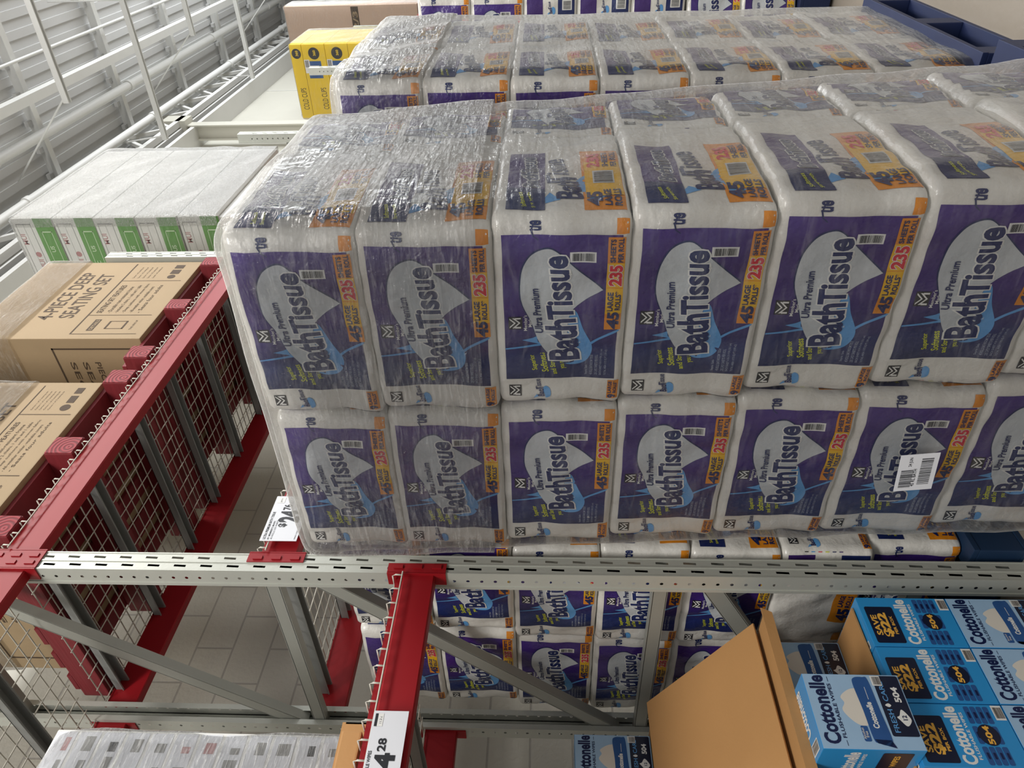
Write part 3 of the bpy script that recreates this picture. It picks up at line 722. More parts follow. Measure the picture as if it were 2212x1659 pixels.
def pallet(x0, x1, y0, y1, z0, h, m, label, group=None, end=None, name='wooden_pallet'):
    if end: return runner_pallet(x0, x1, y0, y1, z0, h, m, label, group, end, name)
    t = empty(name, ((x0 + x1) / 2, (y0 + y1) / 2, z0), label=label, cat='pallet', group=group)
    w, d = x1 - x0, y1 - y0; n = 7
    for k, xx in enumerate((-w / 2, -.045, w / 2 - .09)):
        b = MB(); b.box(-.045, .045, -d / 2 + .002, d / 2 - .002, .018, h - .018, m, .004)
        if end: b.box(-.042, .042, -d / 2, -d / 2 + .003, .022, h - .022, end)
        b.build('stringer', t, loc=(xx + .045, 0, 0))
    for zz, nn in ((h - .018, n), (0, 3)):
        for i in range(nn):
            bw = .09; yy = -d / 2 + .0 + i * (d - bw) / (nn - 1)
            b = MB(); b.box(-w / 2, w / 2, yy, yy + bw, zz, zz + .018, m, .002); b.build('board', t)
    return t
# ------------------------------------------------------------------ bath tissue displays
ZT = EYE + .70
def rowz(k): return ZT - PH * (k + 1)
S = PW + .012
def lean(z): return (0.0, -.062 * (ZT - z))          # the nearest stack leans towards the aisle
G1 = 'bath tissue packs on the nearest wrapped pallet'
for k in range(7):
    z = rowz(k); oy = lean(z + PH / 2)[1]; j = lambda: random.uniform(-.005, .005)
    cx, cy = 1.39 + PW / 2 + .006, .645 + PW / 2
    pack(cx + j(), cy + oy + j(), z, -PI / 2 + random.uniform(-.012, .012) - .02, 'bath tissue pack at the near corner of the nearest stack, %s row' % ORD[k], G1)
    pack(cx + .012 + j(), cy + S + oy + j(), z, -PI / 2 + random.uniform(-.012, .012), 'bath tissue pack in the rack side column of the nearest stack, %s row' % ORD[k], G1)
    pack(cx + PW / 2 + .145, cy + .008 + oy, z, 0, 'bath tissue pack behind the near corner column of the nearest stack, %s row' % ORD[k], G1).scale = (.54, 1, 1)
pallet(1.38, 2.40, .50, 1.52, 0, .174, M_blue, 'blue wooden pallet under the nearest wrapped bath tissue stack')
film_hull('stretch_film', 1.372, 2.205, .622, 1.678, .10, ZT + .008, F_pal, r=.075, off=lean, amp=.0035, seed=1, label='clear stretch film wrapped round the nearest bath tissue stack', cat='stretch film')
film_hull('stretch_film', 1.362, 2.215, .612, 1.690, ZT - .55, ZT + .018, F_mid, r=.08, off=lean, amp=.006, seed=3, label='extra streaky layer of stretch film over the top two rows of the nearest stack', cat='stretch film')
G2 = 'bath tissue packs on the second wrapped pallet'
for k in range(7):
    z = rowz(k) + .005; j = lambda: random.uniform(-.005, .005); cx, cy = 2.475 + PW / 2, .60 + PW / 2
    pack(cx + j(), cy + j(), z, -PI / 2 + random.uniform(-.01, .01), 'bath tissue pack at the near corner of the second wrapped stack, %s row' % ORD[k], G2)
    pack(cx + S + j(), cy + j(), z, -PI / 2, 'bath tissue pack in the farther aisle side column of the second wrapped stack, %s row' % ORD[k], G2)
    if k < 2: pack(cx + j(), cy + S + j(), z, -PI / 2, 'bath tissue pack on the rack side of the second wrapped stack, %s row' % ORD[k], G2)
pallet(2.46, 3.50, .55, 1.60, 0, .174, M_blue, 'blue wooden pallet under the second wrapped bath tissue stack')
film_hull('stretch_film', 2.455, 3.515, .578, 1.64, .10, ZT + .013, F_pal, r=.075, amp=.0035, seed=2, label='clear stretch film wrapped round the second bath tissue stack', cat='stretch film')
film_hull('stretch_film', 2.447, 3.523, .570, 1.648, ZT - .30, ZT + .025, F_mid, r=.08, amp=.007, seed=6, label='crumpled layer of stretch film over the top of the second stack', cat='stretch film')
G3 = 'bath tissue packs on the far opened pallet'
for k in range(5):
    z = rowz(k) + .01
    pack(4.41 + PW / 2, .64 + PW / 2, z, -PI / 2 if k < 2 else 0, 'bath tissue pack on the far opened stack at the top edge, %s row' % ORD[k], G3)
    pack(4.41 + PW / 2 + S, .64 + PW / 2, z, -PI / 2, 'bath tissue pack one place back on the far opened stack, %s row' % ORD[k], G3)
for k, (dx, ry) in enumerate(((-.02, .10), (-.03, .0))):
    pack(4.40 + PW / 2 + dx, .60 + PW / 2, (rowz(5) if k == 0 else rowz(6) + .006), -PI / 2 + .25, 'skewed bath tissue pack in the %s row of the far opened stack' % ('sixth', 'bottom')[k], G3)
pallet(4.35, 5.45, .50, 1.50, 0, .174, M_blue, 'blue wooden pallet under the far opened bath tissue stack')
GB = 'bath tissue packs on the pallet inside the rack'
for k in range(7):
    z = rowz(k)
    for c in range(2):
        yy = 1.80 + (0 if k < 2 else .045) + PW / 2 + S * c; xx = 1.575 + PW / 2 + (.02 if c else 0) + random.uniform(-.008, .012)
        if k == 6 and c == 0: xx += .03
        pack(xx, yy, z, 0 if (k == 5 and c == 0) else -PI / 2 + random.uniform(-.03, .03), 'bath tissue pack seen through the rack frame, %s row, column %s' % (ORD[k], ('nearer the aisle', 'nearer the back wall')[c]), GB)
pallet(1.57, 2.62, 1.82, 2.83, 0, .174, mat('navy_pallet_paint', '14304f', .6, var=.2), 'dark blue wooden pallet under the bath tissue inside the rack')

# ------------------------------------------------------------------ cartons
M_kraft = mat('kraft_cardboard', 'b98a55', .75, var=.08, vscale=5, bump=.06, bscale=80)
M_kraft2 = mat('pale_kraft_cardboard', '9f8969', .75, var=.07, vscale=5, bump=.06, bscale=80)
M_kprint = mat('carton_dark_print', '4a3a2a', .8)
M_tape = mat('packing_tape', 'c7a06a', .25, coat=.6)
M_lb = mat('wipes_box_pale_blue', '9fc0dd', .3, var=.06, vscale=14, coat=.3, stretch=(1, 1, 2))
M_mb = mat('wipes_box_bright_blue', '2f93d2', .3, var=.05, vscale=6, coat=.3)
M_dk = mat('wipes_dark_panel', '141b33', .3, coat=.3)
M_nv = mat('wipes_wordmark_navy', '14204a', .3)
M_cream = mat('wipes_cream', 'ded8cc', .35)
M_packb = mat('wipes_pouch_blue', '2b558f', .3, var=.2, vscale=20)
M_gold = mat('wipes_gold_print', 'e9b14a', .35)
M_cw = mat('carton_white', 'e2e2de', .5)
def wipes_light(A, Wd, H):
    X = lambda s: s * Wd; Y = lambda t: (1 - t) * H; R = lambda a, b, c, d: rect2d(X(a), Y(d), X(c), Y(b))
    A.put(text2d("Cottonelle", X(.07), Y(.20), .90 * Wd, .15 * H, bold=.035), M_nv, 1)
    A.put(text2d("FLUSHABLE WIPES", X(.14), Y(.265), .72 * Wd, .035 * H, bold=.02), M_nv, 1)
    A.put(R(.04, .25, .11, .255), M_nv, 1).put(R(.89, .25, .96, .255), M_nv, 1)
    A.put(spline2d([(X(a), Y(b)) for a, b in ((.34, .55), (.30, .46), (.36, .38), (.50, .31), (.60, .35), (.68, .33), (.76, .40), (.80, .48), (.78, .56), (.56, .585))], 5), M_cream, 1)
    A.put(rrect2d(X(.10), Y(.50), X(.30), Y(.43), .004), M_packb, 1)
    A.put(text2d("Alcohol", X(.13), Y(.455), .14 * Wd, bold=.01), M_cream, 2); A.put(text2d("free", X(.15), Y(.485), .08 * Wd, bold=.01), M_cream, 2)
    pts = [(.08, .56), (.14, .52), (.5, .515), (.86, .50), (.95, .53), (.96, .62), (.92, .67), (.5, .685), (.12, .70), (.05, .66)]
    A.put(spline2d([(X(a), Y(b)) for a, b in pts], 4), M_packb, 2)
    A.put(poly2d([(X(a), Y(b)) for a, b in ((.02, .72), (.12, .69), (.13, .53), (.08, .55))]), M_nv, 2)
    A.put(text2d("Cottonelle", X(.27), Y(.62), .34 * Wd, .055 * H, bold=.04), M_cw, 3)
    A.put(R(.65, .605, .82, .61), M_cw, 3)
    A.put(rrect2d(X(.17), Y(.985), X(.98), Y(.72), .005), M_dk, 2)
    A.put(text2d("FRESH", X(.22), Y(.81), .30 * Wd, .05 * H, bold=.01), M_lblue, 3); A.put(text2d("CARE", X(.63), Y(.81), .27 * Wd, .05 * H, bold=.01), M_lblue, 3)
    A.put(spline2d([(X(a), Y(b)) for a, b in ((.575, .755), (.60, .79), (.575, .815), (.55, .79))]), M_cw, 3)
    A.put(spline2d([(X(a), Y(b)) for a, b in ((.30, .90), (.38, .85), (.42, .83), (.44, .86), (.52, .90), (.42, .955), (.36, .955))], 4), M_cw, 3)
    A.put(text2d("12", X(.38), Y(.925), .06 * Wd, bold=.03), M_nv, 4)
    A.put(text2d("504", X(.62), Y(.935), .20 * Wd, .06 * H, bold=.04), M_cw, 3)
    A.put(R(.80, .985, .97, .90) if False else R(.84, .80, .98, .70), M_cw, 4)
    for q in barcode(X(.855), Y(.795), X(.965), Y(.715), True, 8): A.put(q, M_kprint, 5)
def wipes_save(A, Wd, H):
    X = lambda s: s * Wd; Y = lambda t: (1 - t) * H
    A.put(rrect2d(X(.06), Y(.36), X(.80), Y(.05), .006), M_dk, 1)
    A.put(text2d("SAVE", X(.22), Y(.145), .40 * Wd, .06 * H, bold=.03), M_gold, 2)
    A.put(text2d("$22", X(.20), Y(.265), .46 * Wd, .10 * H, bold=.05), M_gold, 2)
    A.put(text2d("PER BOX", X(.24), Y(.315), .36 * Wd, .03 * H, bold=.03), M_gold, 2)
    A.put(text2d("Cottonelle", X(.05), Y(.52), .90 * Wd, .125 * H, bold=.035), M_cw, 1)
    A.put(text2d("FLUSHABLE WIPES", X(.12), Y(.575), .74 * Wd, .03 * H, bold=.02), M_cw, 1)
    for r in range(4):
        for c in (0, 1, 2):
            if c == 1 and r in (1, 2): continue
            x0 = (.04, .36, .68)[c]; y0 = .615 + r * .062
            A.put(rrect2d(X(x0), Y(y0 + .052), X(x0 + .28), Y(y0), .004), M_packb, 1)
            A.put(rrect2d(X(x0 + .09), Y(y0 + .04), X(x0 + .19), Y(y0 + .016), .002), M_nv, 2)
    A.put(ell2d(X(.5), Y(.735), .068 * .85, .085 * .43, 24), M_dk, 3) if False else A.put(ell2d(X(.5), Y(.74), .028, .026, 24), M_dk, 3)
    A.put(text2d("504", X(.36), Y(.765), .28 * Wd, .055 * H, bold=.04), M_gold, 4)
    A.put(rect2d(X(.74), Y(.985), X(.98), Y(.885)), M_cw, 4)
    for q in barcode(X(.77), Y(.98), X(.95), Y(.895), True, 9): A.put(q, M_kprint, 5)
def wipes_top(A, Wd, D):
    A.put(rect2d(.01, D * .15, Wd * .2, D * .5), M_cw, 1)
    for q in barcode(.013, D * .17, Wd * .19, D * .48, False, 4): A.put(q, M_kprint, 2)
    A.put(text2d("Cottonelle", Wd * .3, D * .35, Wd * .6, D * .3, bold=.03), M_cw, 1)
def wipes_mesh(Wd, H, D, kind):
    b = MB(); body = M_lb if kind == 'light' else M_mb
    b.box(0, Wd, 0, D, 0, H, M_mb, .002)
    b.box(.001, Wd - .001, -.0004, .001, .001, H - .001, body)
    A = Art(); (wipes_light if kind == 'light' else wipes_save)(A, Wd, H)
    A.onto(b, face_map((0, -.0004, 0), (1, 0, 0), (0, 0, 1)), 0, .0003, .0003)
    T_ = Art(); wipes_top(T_, Wd, D); T_.onto(b, face_map((0, 0, H), (1, 0, 0), (0, 1, 0)), 0, .0003, .0003)
    S_ = Art(); S_.put(text2d("Cottonelle", D * .1, H * .62, D * .8, H * .14, bold=.035), M_cw, 1); S_.put(text2d("FLUSHABLE WIPES", D * .15, H * .55, D * .7, bold=.02), M_cw, 1)
    S_.put(rrect2d(D * .1, H * .1, D * .9, H * .4, .005), M_dk, 1); S_.put(text2d("504 WIPES", D * .2, H * .22, D * .6, bold=.03), M_gold, 2)
    S_.onto(b, face_map((0, D, 0), (0, -1, 0), (0, 0, 1)), 0, .0003, .0003)
    return b.mesh('wipes_box')
WM = {'save': wipes_mesh(.165, .262, .155, 'save'), 'light': wipes_mesh(.165, .262, .155, 'light'), 'loose': wipes_mesh(.198, .25, .15, 'light')}
def wipes(kind, x, y, z, label, group=None, rz=0, rx=0, ry=0):
    o = bpy.data.objects.new('wipes_box', WM[kind]); COL.objects.link(o); o.location = (x, y, z); o.rotation_euler = (rx, ry, rz)
    return tag(o, label, 'box', group)
z0 = EYE - .93 - .265
tray = MB(); tray.box(.88, 1.41, 1.84, 2.45, 0, .033, M_kraft, .003); tray.build('cardboard_tray', label='flat brown cardboard tray under the stack of wipes boxes', cat='tray')
cols = ('rightmost', 'middle', 'leftmost')
for c in range(3):
    x = 1.407 - .168 * (c + 1) + .002
    wipes('save', x, 1.85, z0, 'bright blue wipes box with a save 22 dollars panel, %s of the row' % cols[c], 'bright blue wipes boxes in a row')
    wipes('light', x, 1.85, z0 - .264, 'pale blue wipes box in the bottom row, under the %s bright blue box' % cols[c], 'pale blue wipes boxes in the bottom row')
    for r in range(2):
        wipes('save' if r else 'light', x, 2.012, z0 - .264 * (1 - r), 'wipes box in the second rank, %s place, %s layer' % (cols[c], ('lower', 'upper')[r]), 'wipes boxes stacked behind the front rank')
        wipes('light', x, 2.172, z0 - .264 * (1 - r), 'wipes box in the third rank, %s place, %s layer' % (cols[c], ('lower', 'upper')[r]), 'wipes boxes stacked behind the front rank')
wipes('loose', .918, 1.80, EYE - .931, 'single pale blue wipes box standing on the bright blue boxes, before the open carton', rz=-.03)
# open shelf carton with a raised lid
t = empty('open_carton', (1.39, 1.88, EYE - .929), label='brown cardboard shelf carton with its front cut away and lid flaps raised', cat='carton')
th = .005; CW, CD, CH = .70, .50, .285
b = MB()
b.box(-CW, 0, .0, CD, 0, th, M_kraft).box(-th, 0, .18, CD, th, CH - .06, M_kraft).box(-CW, -CW + th, 0, CD, th, CH, M_kraft).box(-CW, 0, CD - th, CD, th, CH, M_kraft)
lip = [(-CW, .004), (-.02, .004), (-.06, .02), (-.2, .045), (-.32, .10), (-.5, .09), (-CW, .11)]
b.prism([(p[0], p[1]) for p in lip], 'y', 0.0, th, M_kraft) if False else None
b.build('carton_body', t)
b = MB(); b.prism([(-CW, CH - .008), (-.004, CH - .008), (-.02, CH - .038), (-CW, CH - .038)], 'y', -.002, .003, M_kraft); b.build('front_strip', t)
b = MB(); L_ = .56; ang = math.radians(30.5)
p = lambda x, s, o: (x, .065 + s * math.cos(ang) - o * math.sin(ang), CH + .003 + s * math.sin(ang) + o * math.cos(ang))
def sheet(mb, q, o0, o1, m):
    vs = [p(x, s, o) for o in (o0, o1) for x, s in q]; n = len(q)
    mb.add(vs, [tuple(range(n))[::-1], tuple(range(n, 2 * n))] + [(i, (i + 1) % n, n + (i + 1) % n, n + i) for i in range(n)], m)
sheet(b, [(-CW, 0), (-.015, 0), (-.005, L_), (-CW + .0, L_)], 0, .005, M_kraft)
b.build('lid_flap', t, fix=True)
b = MB(); b.box(-CW, -.03, .004, .34, CH - .013, CH - .009, M_kraft); b.build('inner_flap', t)

for i in range(3):
    wipes('light', 1.384 - .17 * (i + 1) + .004, 2.05, EYE - .929 + .006, 'pale blue wipes box inside the open carton, %s' % ('at the right end', 'behind the loose box', 'at the left end')[i], 'wipes boxes inside the open carton')
# rear wipes
b = MB(); b.box(.72, 1.33, 2.48, 2.74, 0, EYE - .362, M_kraft, .004); b.build('carton', label='brown closed carton behind the raised lid, under a wipes box', cat='carton')
wipes('light', 1.305 - .165, 2.50, EYE - .36, 'pale blue wipes box in shade beside the rear post behind the raised lid')

# price signs
M_sign = mat('sign_white', 'dfe1e6', .35, coat=.3); M_ink = mat('sign_ink', '1d1f25', .5)
def sign(x0, x1, z0, z1, label, draw, tilt=0, y=YF - .022):
    b = MB(); w, h = x1 - x0, z1 - z0
    b.box(0, w, 0, .0015, 0, h, M_sign); A = Art(); draw(A, w, h); A.onto(b, face_map((0, 0, 0), (1, 0, 0), (0, 0, 1)), 0, .0004, .0003)
    return b.build('price_sign', loc=(x0, y, z0), label=label, cat='price sign')
def d24(A, w, h):
    A.put(text2d("ULTRA PREMIUM BATH TISSUE", w * .03, h * .86, w * .60, h * .07, bold=.02), M_ink, 1)
    A.put(text2d("BY MEMBER'S MARK", w * .03, h * .76, w * .40, h * .05, bold=.01), M_ink, 1)
    A.put(text2d("45 ROLLS 235 SHEETS", w * .03, h * .68, w * .42, h * .045, bold=.0), M_ink, 1)
    A.put(text2d("$", w * .30, h * .42, w * .07, h * .22, bold=.04), M_ink, 1)
    A.put(text2d("24", w * .41, h * .17, w * .24, h * .50, bold=.05), M_ink, 1)
    A.put(text2d("76", w * .68, h * .48, w * .12, h * .2, bold=.03), M_ink, 1)
    A.put(rect2d(w * .84, h * .72, w * .97, h * .93), M_cw, 1); A.put(text2d("BATH", w * .86, h * .8, w * .08), M_ink, 2)
    A.put(text2d("990012345", w * .03, h * .05, w * .2, h * .035), M_ink, 1)
def d14(A, w, h):
    A.put(text2d("FLUSHABLE WIPES", w * .28, h * .86, w * .32, h * .09, bold=.02), M_ink, 1)
    A.put(text2d("$", w * .28, h * .40, w * .04, h * .22, bold=.04), M_ink, 1)
    A.put(text2d("14", w * .36, h * .22, w * .21, h * .50, bold=.05), M_ink, 1)
    A.put(text2d("28", w * .60, h * .50, w * .12, h * .22, bold=.03), M_ink, 1)
    A.put(rect2d(w * .84, h * .70, w * .97, h * .92), M_cw, 1); A.put(rect2d(w * .84, h * .86, w * .97, h * .94), M_ink, 2); A.put(text2d("11.3 c", w * .87, h * .74, w * .07), M_ink, 2)
sign(1.585, 1.79, ZL2 + .005, ZL2 + .13, 'white price sign reading 24 76 on the red beam', d24)
sign(.74, 1.006, ZL3 + .008, ZL3 + .100, 'white price sign reading 14 28 on the near red beam', d14)
# shipping label
b = MB(); b.box(-.0015, 0, -.062, .062, 0, .092, M_sign); A = Art()
for q in barcode(.012, .055, .075, .084, False, 3) + barcode(.020, .012, .112, .040, False, 4): A.put(q, M_ink, 1)
A.put(text2d("45 RL BATH", .015, .047, .06, bold=.01), M_ink, 1); A.put(text2d("24 JUN", .085, .06, .03, bold=.01), M_ink, 1)
A.onto(b, face_map((-.0015, .062, 0), (0, -1, 0), (0, 0, 1)), 0, .0004, .0003)
o = b.build('shipping_label', loc=(1.362, 1.283, EYE - .975), label='white shipping label with bar codes stuck on the film of the nearest stack', cat='label'); o.rotation_euler = (-.12, 0, 0)

# ------------------------------------------------------------------ goods on the upper shelves
GR = None
pz = ZL1 + BH + .012
pallet(2.68, 3.70, 1.84, 2.84, pz, .135, M_redw0, 'red painted pallet under the seating set cartons farther along the shelf', 'red pallets on the upper shelf', M_end)
pallet(1.60, 2.585, 1.84, 2.84, pz, .135, M_redw0, 'red painted pallet under the seating set cartons nearest the frame', 'red pallets on the upper shelf', M_end)
cz = pz + .136
def seat_art(A, w, h):
    P_ = M_kprint
    A.put(text2d("4-PIECE DEEP", w * .22, h * .60, w * .62, h * .085, bold=.01), P_, 1)
    A.put(text2d("SEATING SET", w * .24, h * .48, w * .58, h * .085, bold=.01), P_, 1)
    for q in ((.05, .40, .97, .408), (.05, .04, .055, .40), (.27, .04, .275, .40), (.72, .04, .725, .40)): A.put(rect2d(w * q[0], h * q[1], w * q[2], h * q[3]), P_, 1)
    A.put(text2d("SEATING SET FEATURES", w * .30, h * .34, w * .36, h * .032, bold=.01), P_, 1)
    for i, s in enumerate(("- Durable rust-resistant frame", "- Includes 2 chairs, 1 sofa and 1 table", "- Deep cushions with woven fabric", "- All-weather wicker, washable covers", "- Seats four adults")):
        A.put(text2d(s, w * .30, h * (.29 - .042 * i), w * (.34 + .02 * (i % 3)), h * .022), P_, 1)
    A.put(rect2d(w * .09, h * .30, w * .22, h * .335), P_, 1); A.put(text2d("DETAILS", w * .10, h * .305, w * .11, bold=.01), M_kraft2, 2)
    for q in ((.11, .14, .20, .15), (.11, .14, .115, .24), (.195, .14, .20, .24), (.11, .235, .20, .245)): A.put(rect2d(w * q[0], h * q[1], w * q[2], h * q[3]), P_, 1)
    A.put(text2d("THIS SIDE UP", w * .10, h * .09, w * .11), P_, 1)
    for i in range(5): A.put(text2d("Carton 1 of 2 seating set", w * .76, h * (.34 - .03 * i), w * .16, h * .014), P_, 1)
    A.put(ell2d(w * .78, h * .12, .022, .022), P_, 1); A.put(rect2d(w * .82, h * .09, w * .88, h * .145), P_, 1); A.put(rect2d(w * .90, h * .09, w * .95, h * .145), P_, 1)
def carton(x0, x1, y0, y1, z0, z1, m, label, front=None, side=None, cat='carton', group=None, name='carton', tape=False):
    b = MB(); b.box(0, x1 - x0, 0, y1 - y0, 0, z1 - z0, m, .005)
    if tape: b.box(-.0008, .001, (y1 - y0) / 2 - .03, (y1 - y0) / 2 + .03, .004, z1 - z0 - .004, M_tape)
    if front: A = Art(); front(A, x1 - x0, z1 - z0); A.onto(b, face_map((0, 0, 0), (1, 0, 0), (0, 0, 1)), 0, .0005, .0004)
    if side: A = Art(); side(A, y1 - y0, z1 - z0); A.onto(b, face_map((0, y1 - y0, 0), (0, -1, 0), (0, 0, 1)), 0, .0005, .0004)
    return b.build(name, loc=(x0, y0, z0), label=label, cat=cat, group=group)
def seat_side(A, w, h):
    for q in ((.08, .06, .94, .07), (.08, .5, .94, .51), (.08, .06, .09, .51), (.93, .06, .94, .51)): A.put(rect2d(w * q[0], h * q[1], w * q[2], h * q[3]), M_kprint, 1)
    for i, s in enumerate(("PIECE TABLE TOP", "SEATING", "SECTION")): A.put(text2d(s, w * .85, h * (.30 + .07 * i), w * .5, h * .03, bold=.01, rot=PI), M_kprint, 1)
    A.put(rect2d(w * .2, h * .1, w * .35, h * .18), M_kprint, 1)
carton(2.88, 3.69, 1.865, 2.80, cz, cz + .92, M_kraft2, 'tan carton printed 4-piece deep seating set on the upper shelf', seat_art, seat_side, group='seating set cartons')
carton(1.70, 2.52, 1.865, 2.80, cz, cz + .62, M_kraft2, 'tan carton nearest the rack frame, below another carton on the upper shelf', seat_art, seat_side, group='seating set cartons', tape=True)
carton(1.72, 2.50, 1.885, 2.78, cz + .621, cz + 1.1, M_kraft2, 'tan carton stacked on the one nearest the rack frame', None, None, group='seating set cartons')
film_hull('stretch_film', 2.868, 3.705, 1.85, 2.82, cz + .66, cz + .935, F_mid, r=.03, amp=.003, seed=11, label='stretch film over the upper part of the 4-piece deep seating set carton', cat='stretch film')
film_hull('stretch_film', 1.685, 2.535, 1.85, 2.82, cz + .30, cz + 1.11, F_mid, r=.03, amp=.003, seed=12, label='stretch film round the cartons nearest the rack frame', cat='stretch film')
# green and white cartons
M_green = mat('carton_green', '6f9f5c', .5, var=.04); M_gline = mat('carton_green_line', 'cfe0c2', .5); M_rosy = mat('carton_rose_print', 'b98a8a', .6); M_gr = mat('carton_grey_print', '8f8f8c', .6)
def gw(A, w, h):
    A.put(rect2d(0, 0, w, h * .46), M_green, 0)
    q = w * .45
    for a in (0, .5):
        x = w * a
        for r_ in ((.06, .10, .40, .115), (.06, .34, .40, .355), (.06, .10, .068, .355), (.392, .10, .40, .355)): A.put(rect2d(x + w * r_[0], h * r_[1], x + w * r_[2], h * r_[3]), M_gline, 1)
        A.put(text2d("RC", x + w * .12, h * .20, w * .045, bold=.02), M_gline, 1); A.put(text2d("US", x + w * .24, h * .20, w * .045, bold=.02), M_gline, 1)
    for r_ in ((.04, .56, .96, .57), (.04, .92, .96, .93), (.04, .56, .048, .93), (.952, .56, .96, .93), (.5, .56, .504, .93), (.04, .74, .96, .745)): A.put(rect2d(w * r_[0], h * r_[1], w * r_[2], h * r_[3]), M_gr, 1)
    for a, c in ((.1, .62), (.28, .8), (.6, .62), (.8, .8)): A.put(text2d("MUI", w * a, h * c, w * .08, bold=.01), M_rosy, 1)
    A.put(ell2d(w * .72, h * .68, .02, .02, 10), M_rosy, 1)
zt = EYE + 3.547
pallet(4.30, 5.30, 1.86, 2.84, pz, .13, M_redw0, 'red painted pallet under the green and white cartons', 'red pallets on the upper shelf', M_end)
hh = (zt - (pz + .131)) / 5.0
hh = .2815; n5 = int((zt - pz - .131) / hh)
base = zt - n5 * hh
if base - pz - .131 > .01:
    carton(4.36, 5.3, 1.88, 2.8, pz + .131, base - .001, M_cw, 'low white carton at the bottom of the green and white stack', cat='carton')
for i in range(n5):
    carton(4.347 + random.uniform(-.01, .01), 5.66, 1.872, 2.80, base + hh * i, base + hh * (i + 1) - .009, M_cw, 'green and white carton in the tall stack on the upper shelf, %s' % (['top one', 'second from top', 'third from top', 'fourth from top', 'fifth from top', 'lowest'][n5 - 1 - i]), None, gw, group='green and white cartons')
film_hull('stretch_film', 4.32, 5.68, 1.850, 2.83, base, zt + .01, F_pal, side_m=F_heavy, r=.02, amp=.003, seed=21, label='shimmering stretch film round the green and white cartons', cat='stretch film')
# yellow cartons
M_yel = mat('carton_yellow', 'e3c31c', .4, coat=.3); M_blk = mat('carton_black', '26282c', .5)
def cups(A, w, h):
    A.put(text2d("COLD CUPS", w * .12, h * .22, w * .30, min(h * .5, .07), bold=.0), M_blk, 1)
    A.put(ell2d(w * .88, h * .5, min(h * .4, .07), min(h * .4, .07)), M_blk, 1); A.put(text2d("360", w * .85, h * .5 - .02, w * .07, bold=.03), M_yel, 2)
    if h > .2:
        A.put(rect2d(w * .55, h * .25, w * .78, h * .85), M_packb, 1); A.put(rect2d(w * .60, h * .35, w * .72, h * .75), M_cw, 2); A.put(rect2d(w * .62, h * .75, w * .80, h * .98), M_sign, 3)
        for q in barcode(w * .70, h * .80, w * .79, h * .95, True, 6): A.put(q, M_blk, 4)
zy = EYE + 3.18
hs = [.15, .29, .29, .29, .17]
for i, h in enumerate(hs):
    carton(9.55, 10.43, 1.875, 2.76, zy - h + .003, zy, M_yel, 'yellow cold cups carton, %s in its stack' % (['thin one on top', 'second from top', 'third from top', 'fourth from top', 'bottom'][i]), None if i else None, cups, group='yellow cold cups cartons')
    zy -= h
pallet(9.55, 10.4, 1.86, 2.80, pz, zy - pz + .002, M_redw0, 'red painted pallet under the yellow cold cups cartons', 'red pallets on the upper shelf', M_end)
film_hull("stretch_film", 9.53, 10.445, 1.855, 2.78, zy, EYE + 3.195, F_pal, r=.02, amp=.002, seed=31, label='stretch film round the yellow cold cups cartons', cat='stretch film')
def c22(A, w, h): A.put(rect2d(w * .3, h * .88, w * .98, h * .99), M_kprint, 1); A.put(text2d("22/3", w * .5, h * .90, w * .4, h * .07, bold=.02), M_kraft2, 2)
M_pinkk = mat('pale_pink_kraft', 'c2aa98', .7, var=.04)
carton(12.27, 12.68, 1.87, 2.75, EYE + 3.02, EYE + 4.05, M_pinkk, 'large pale brown carton highest at the top edge', cat='carton')
carton(12.25, 12.68, 1.87, 2.75, pz + .131, EYE + 3.018, M_pinkk, 'brown carton printed 22/3 below the large pale one', None, c22, cat='carton')
pallet(12.27, 12.68, 1.86, 2.80, pz, .13, M_redw0, 'red painted pallet under the large pale brown cartons', 'red pallets on the upper shelf', M_end)
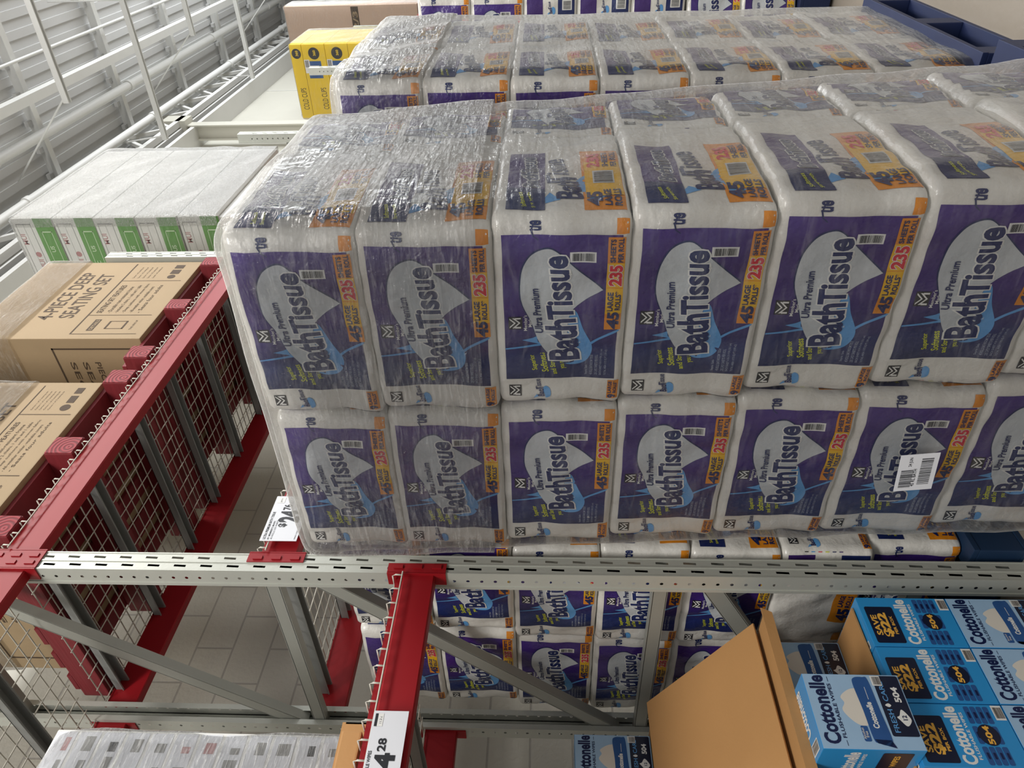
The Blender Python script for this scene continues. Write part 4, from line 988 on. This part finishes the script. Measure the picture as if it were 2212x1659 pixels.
film_hull('stretch_film', 12.24, 12.695, 1.85, 2.77, pz + .12, EYE + 4.065, F_mid, r=.02, amp=.003, seed=33, label='stretch film round the large pale brown cartons', cat='stretch film')
# wrapped white goods in the near bay
zs = ZL3 + BH + .012
def goods(A, w, h):
    g = random.Random(4); n = 13; m = 6
    for i in range(n):
        for j in range(m):
            x = w * (j + .06) / m; z = h * (i + .1) / n
            A.put(rrect2d(x, z, x + w * .9 / m, z + h * .86 / n, .004), M_sign, 1)
            A.put(rect2d(x + .008, z + .008, x + w * (.2 + .3 * g.random()) / m, z + h * (.3 + .4 * g.random()) / n), M_gr, 2); A.put(rect2d(x + w * .55 / m, z + .01, x + w * (.65 + .2 * g.random()) / m, z + h * (.35 + .3 * g.random()) / n), M_blk if g.random() < .12 else M_rosy if g.random() < .2 else M_gr, 2)
def brown_tray():
    b = MB(); x0, x1, y0, y1, h = 0, 1.02, 0, .66, .10
    b.box(x0, x1, y0, y1, 0, .005, M_kraft).box(x0, x1, y0, y0 + .005, .005, h, M_kraft).box(x0, x1, y1 - .005, y1, .005, h, M_kraft).box(x0, x0 + .005, y0, y1, .005, h, M_kraft).box(x1 - .005, x1, y0, y1, .005, h * .9, M_kraft)
    return b.build('cardboard_tray', loc=(.06, 2.03, zs), label='open brown cardboard tray under the film wrapped white packs', cat='tray')
brown_tray()
carton(.10, 1.055, 2.06, 2.66, zs + .006, EYE + 1.445, M_cw, 'block of white packs wrapped in cloudy film on the lower left shelf', goods, goods, cat='wrapped packs')
film_hull('stretch_film', .085, 1.07, 2.045, 2.675, zs + .06, EYE + 1.46, film_mat('film_cloudy', .5, .9, 16, (.5, .3, .2), (1, 2, 7), .2, .5), r=.05, amp=.006, seed=41, label='cloudy stretch film round the white packs on the lower left shelf', cat='stretch film')
b = MB(); pts = [(0, 0), (.0, .11), (.05, .16), (.30, .17), (.5, .12), (.52, 0)]
b.prism(pts, 'x', 0, .004, M_kraft) if False else b.prism([(-p_[0], p_[1]) for p_ in pts], 'z', 0, .001, M_kraft) if False else None
carton(.25, .98, 1.885, 2.02, zs, zs + .055, M_kraft, 'low brown carton just behind the beam with the 14 dollar price sign')
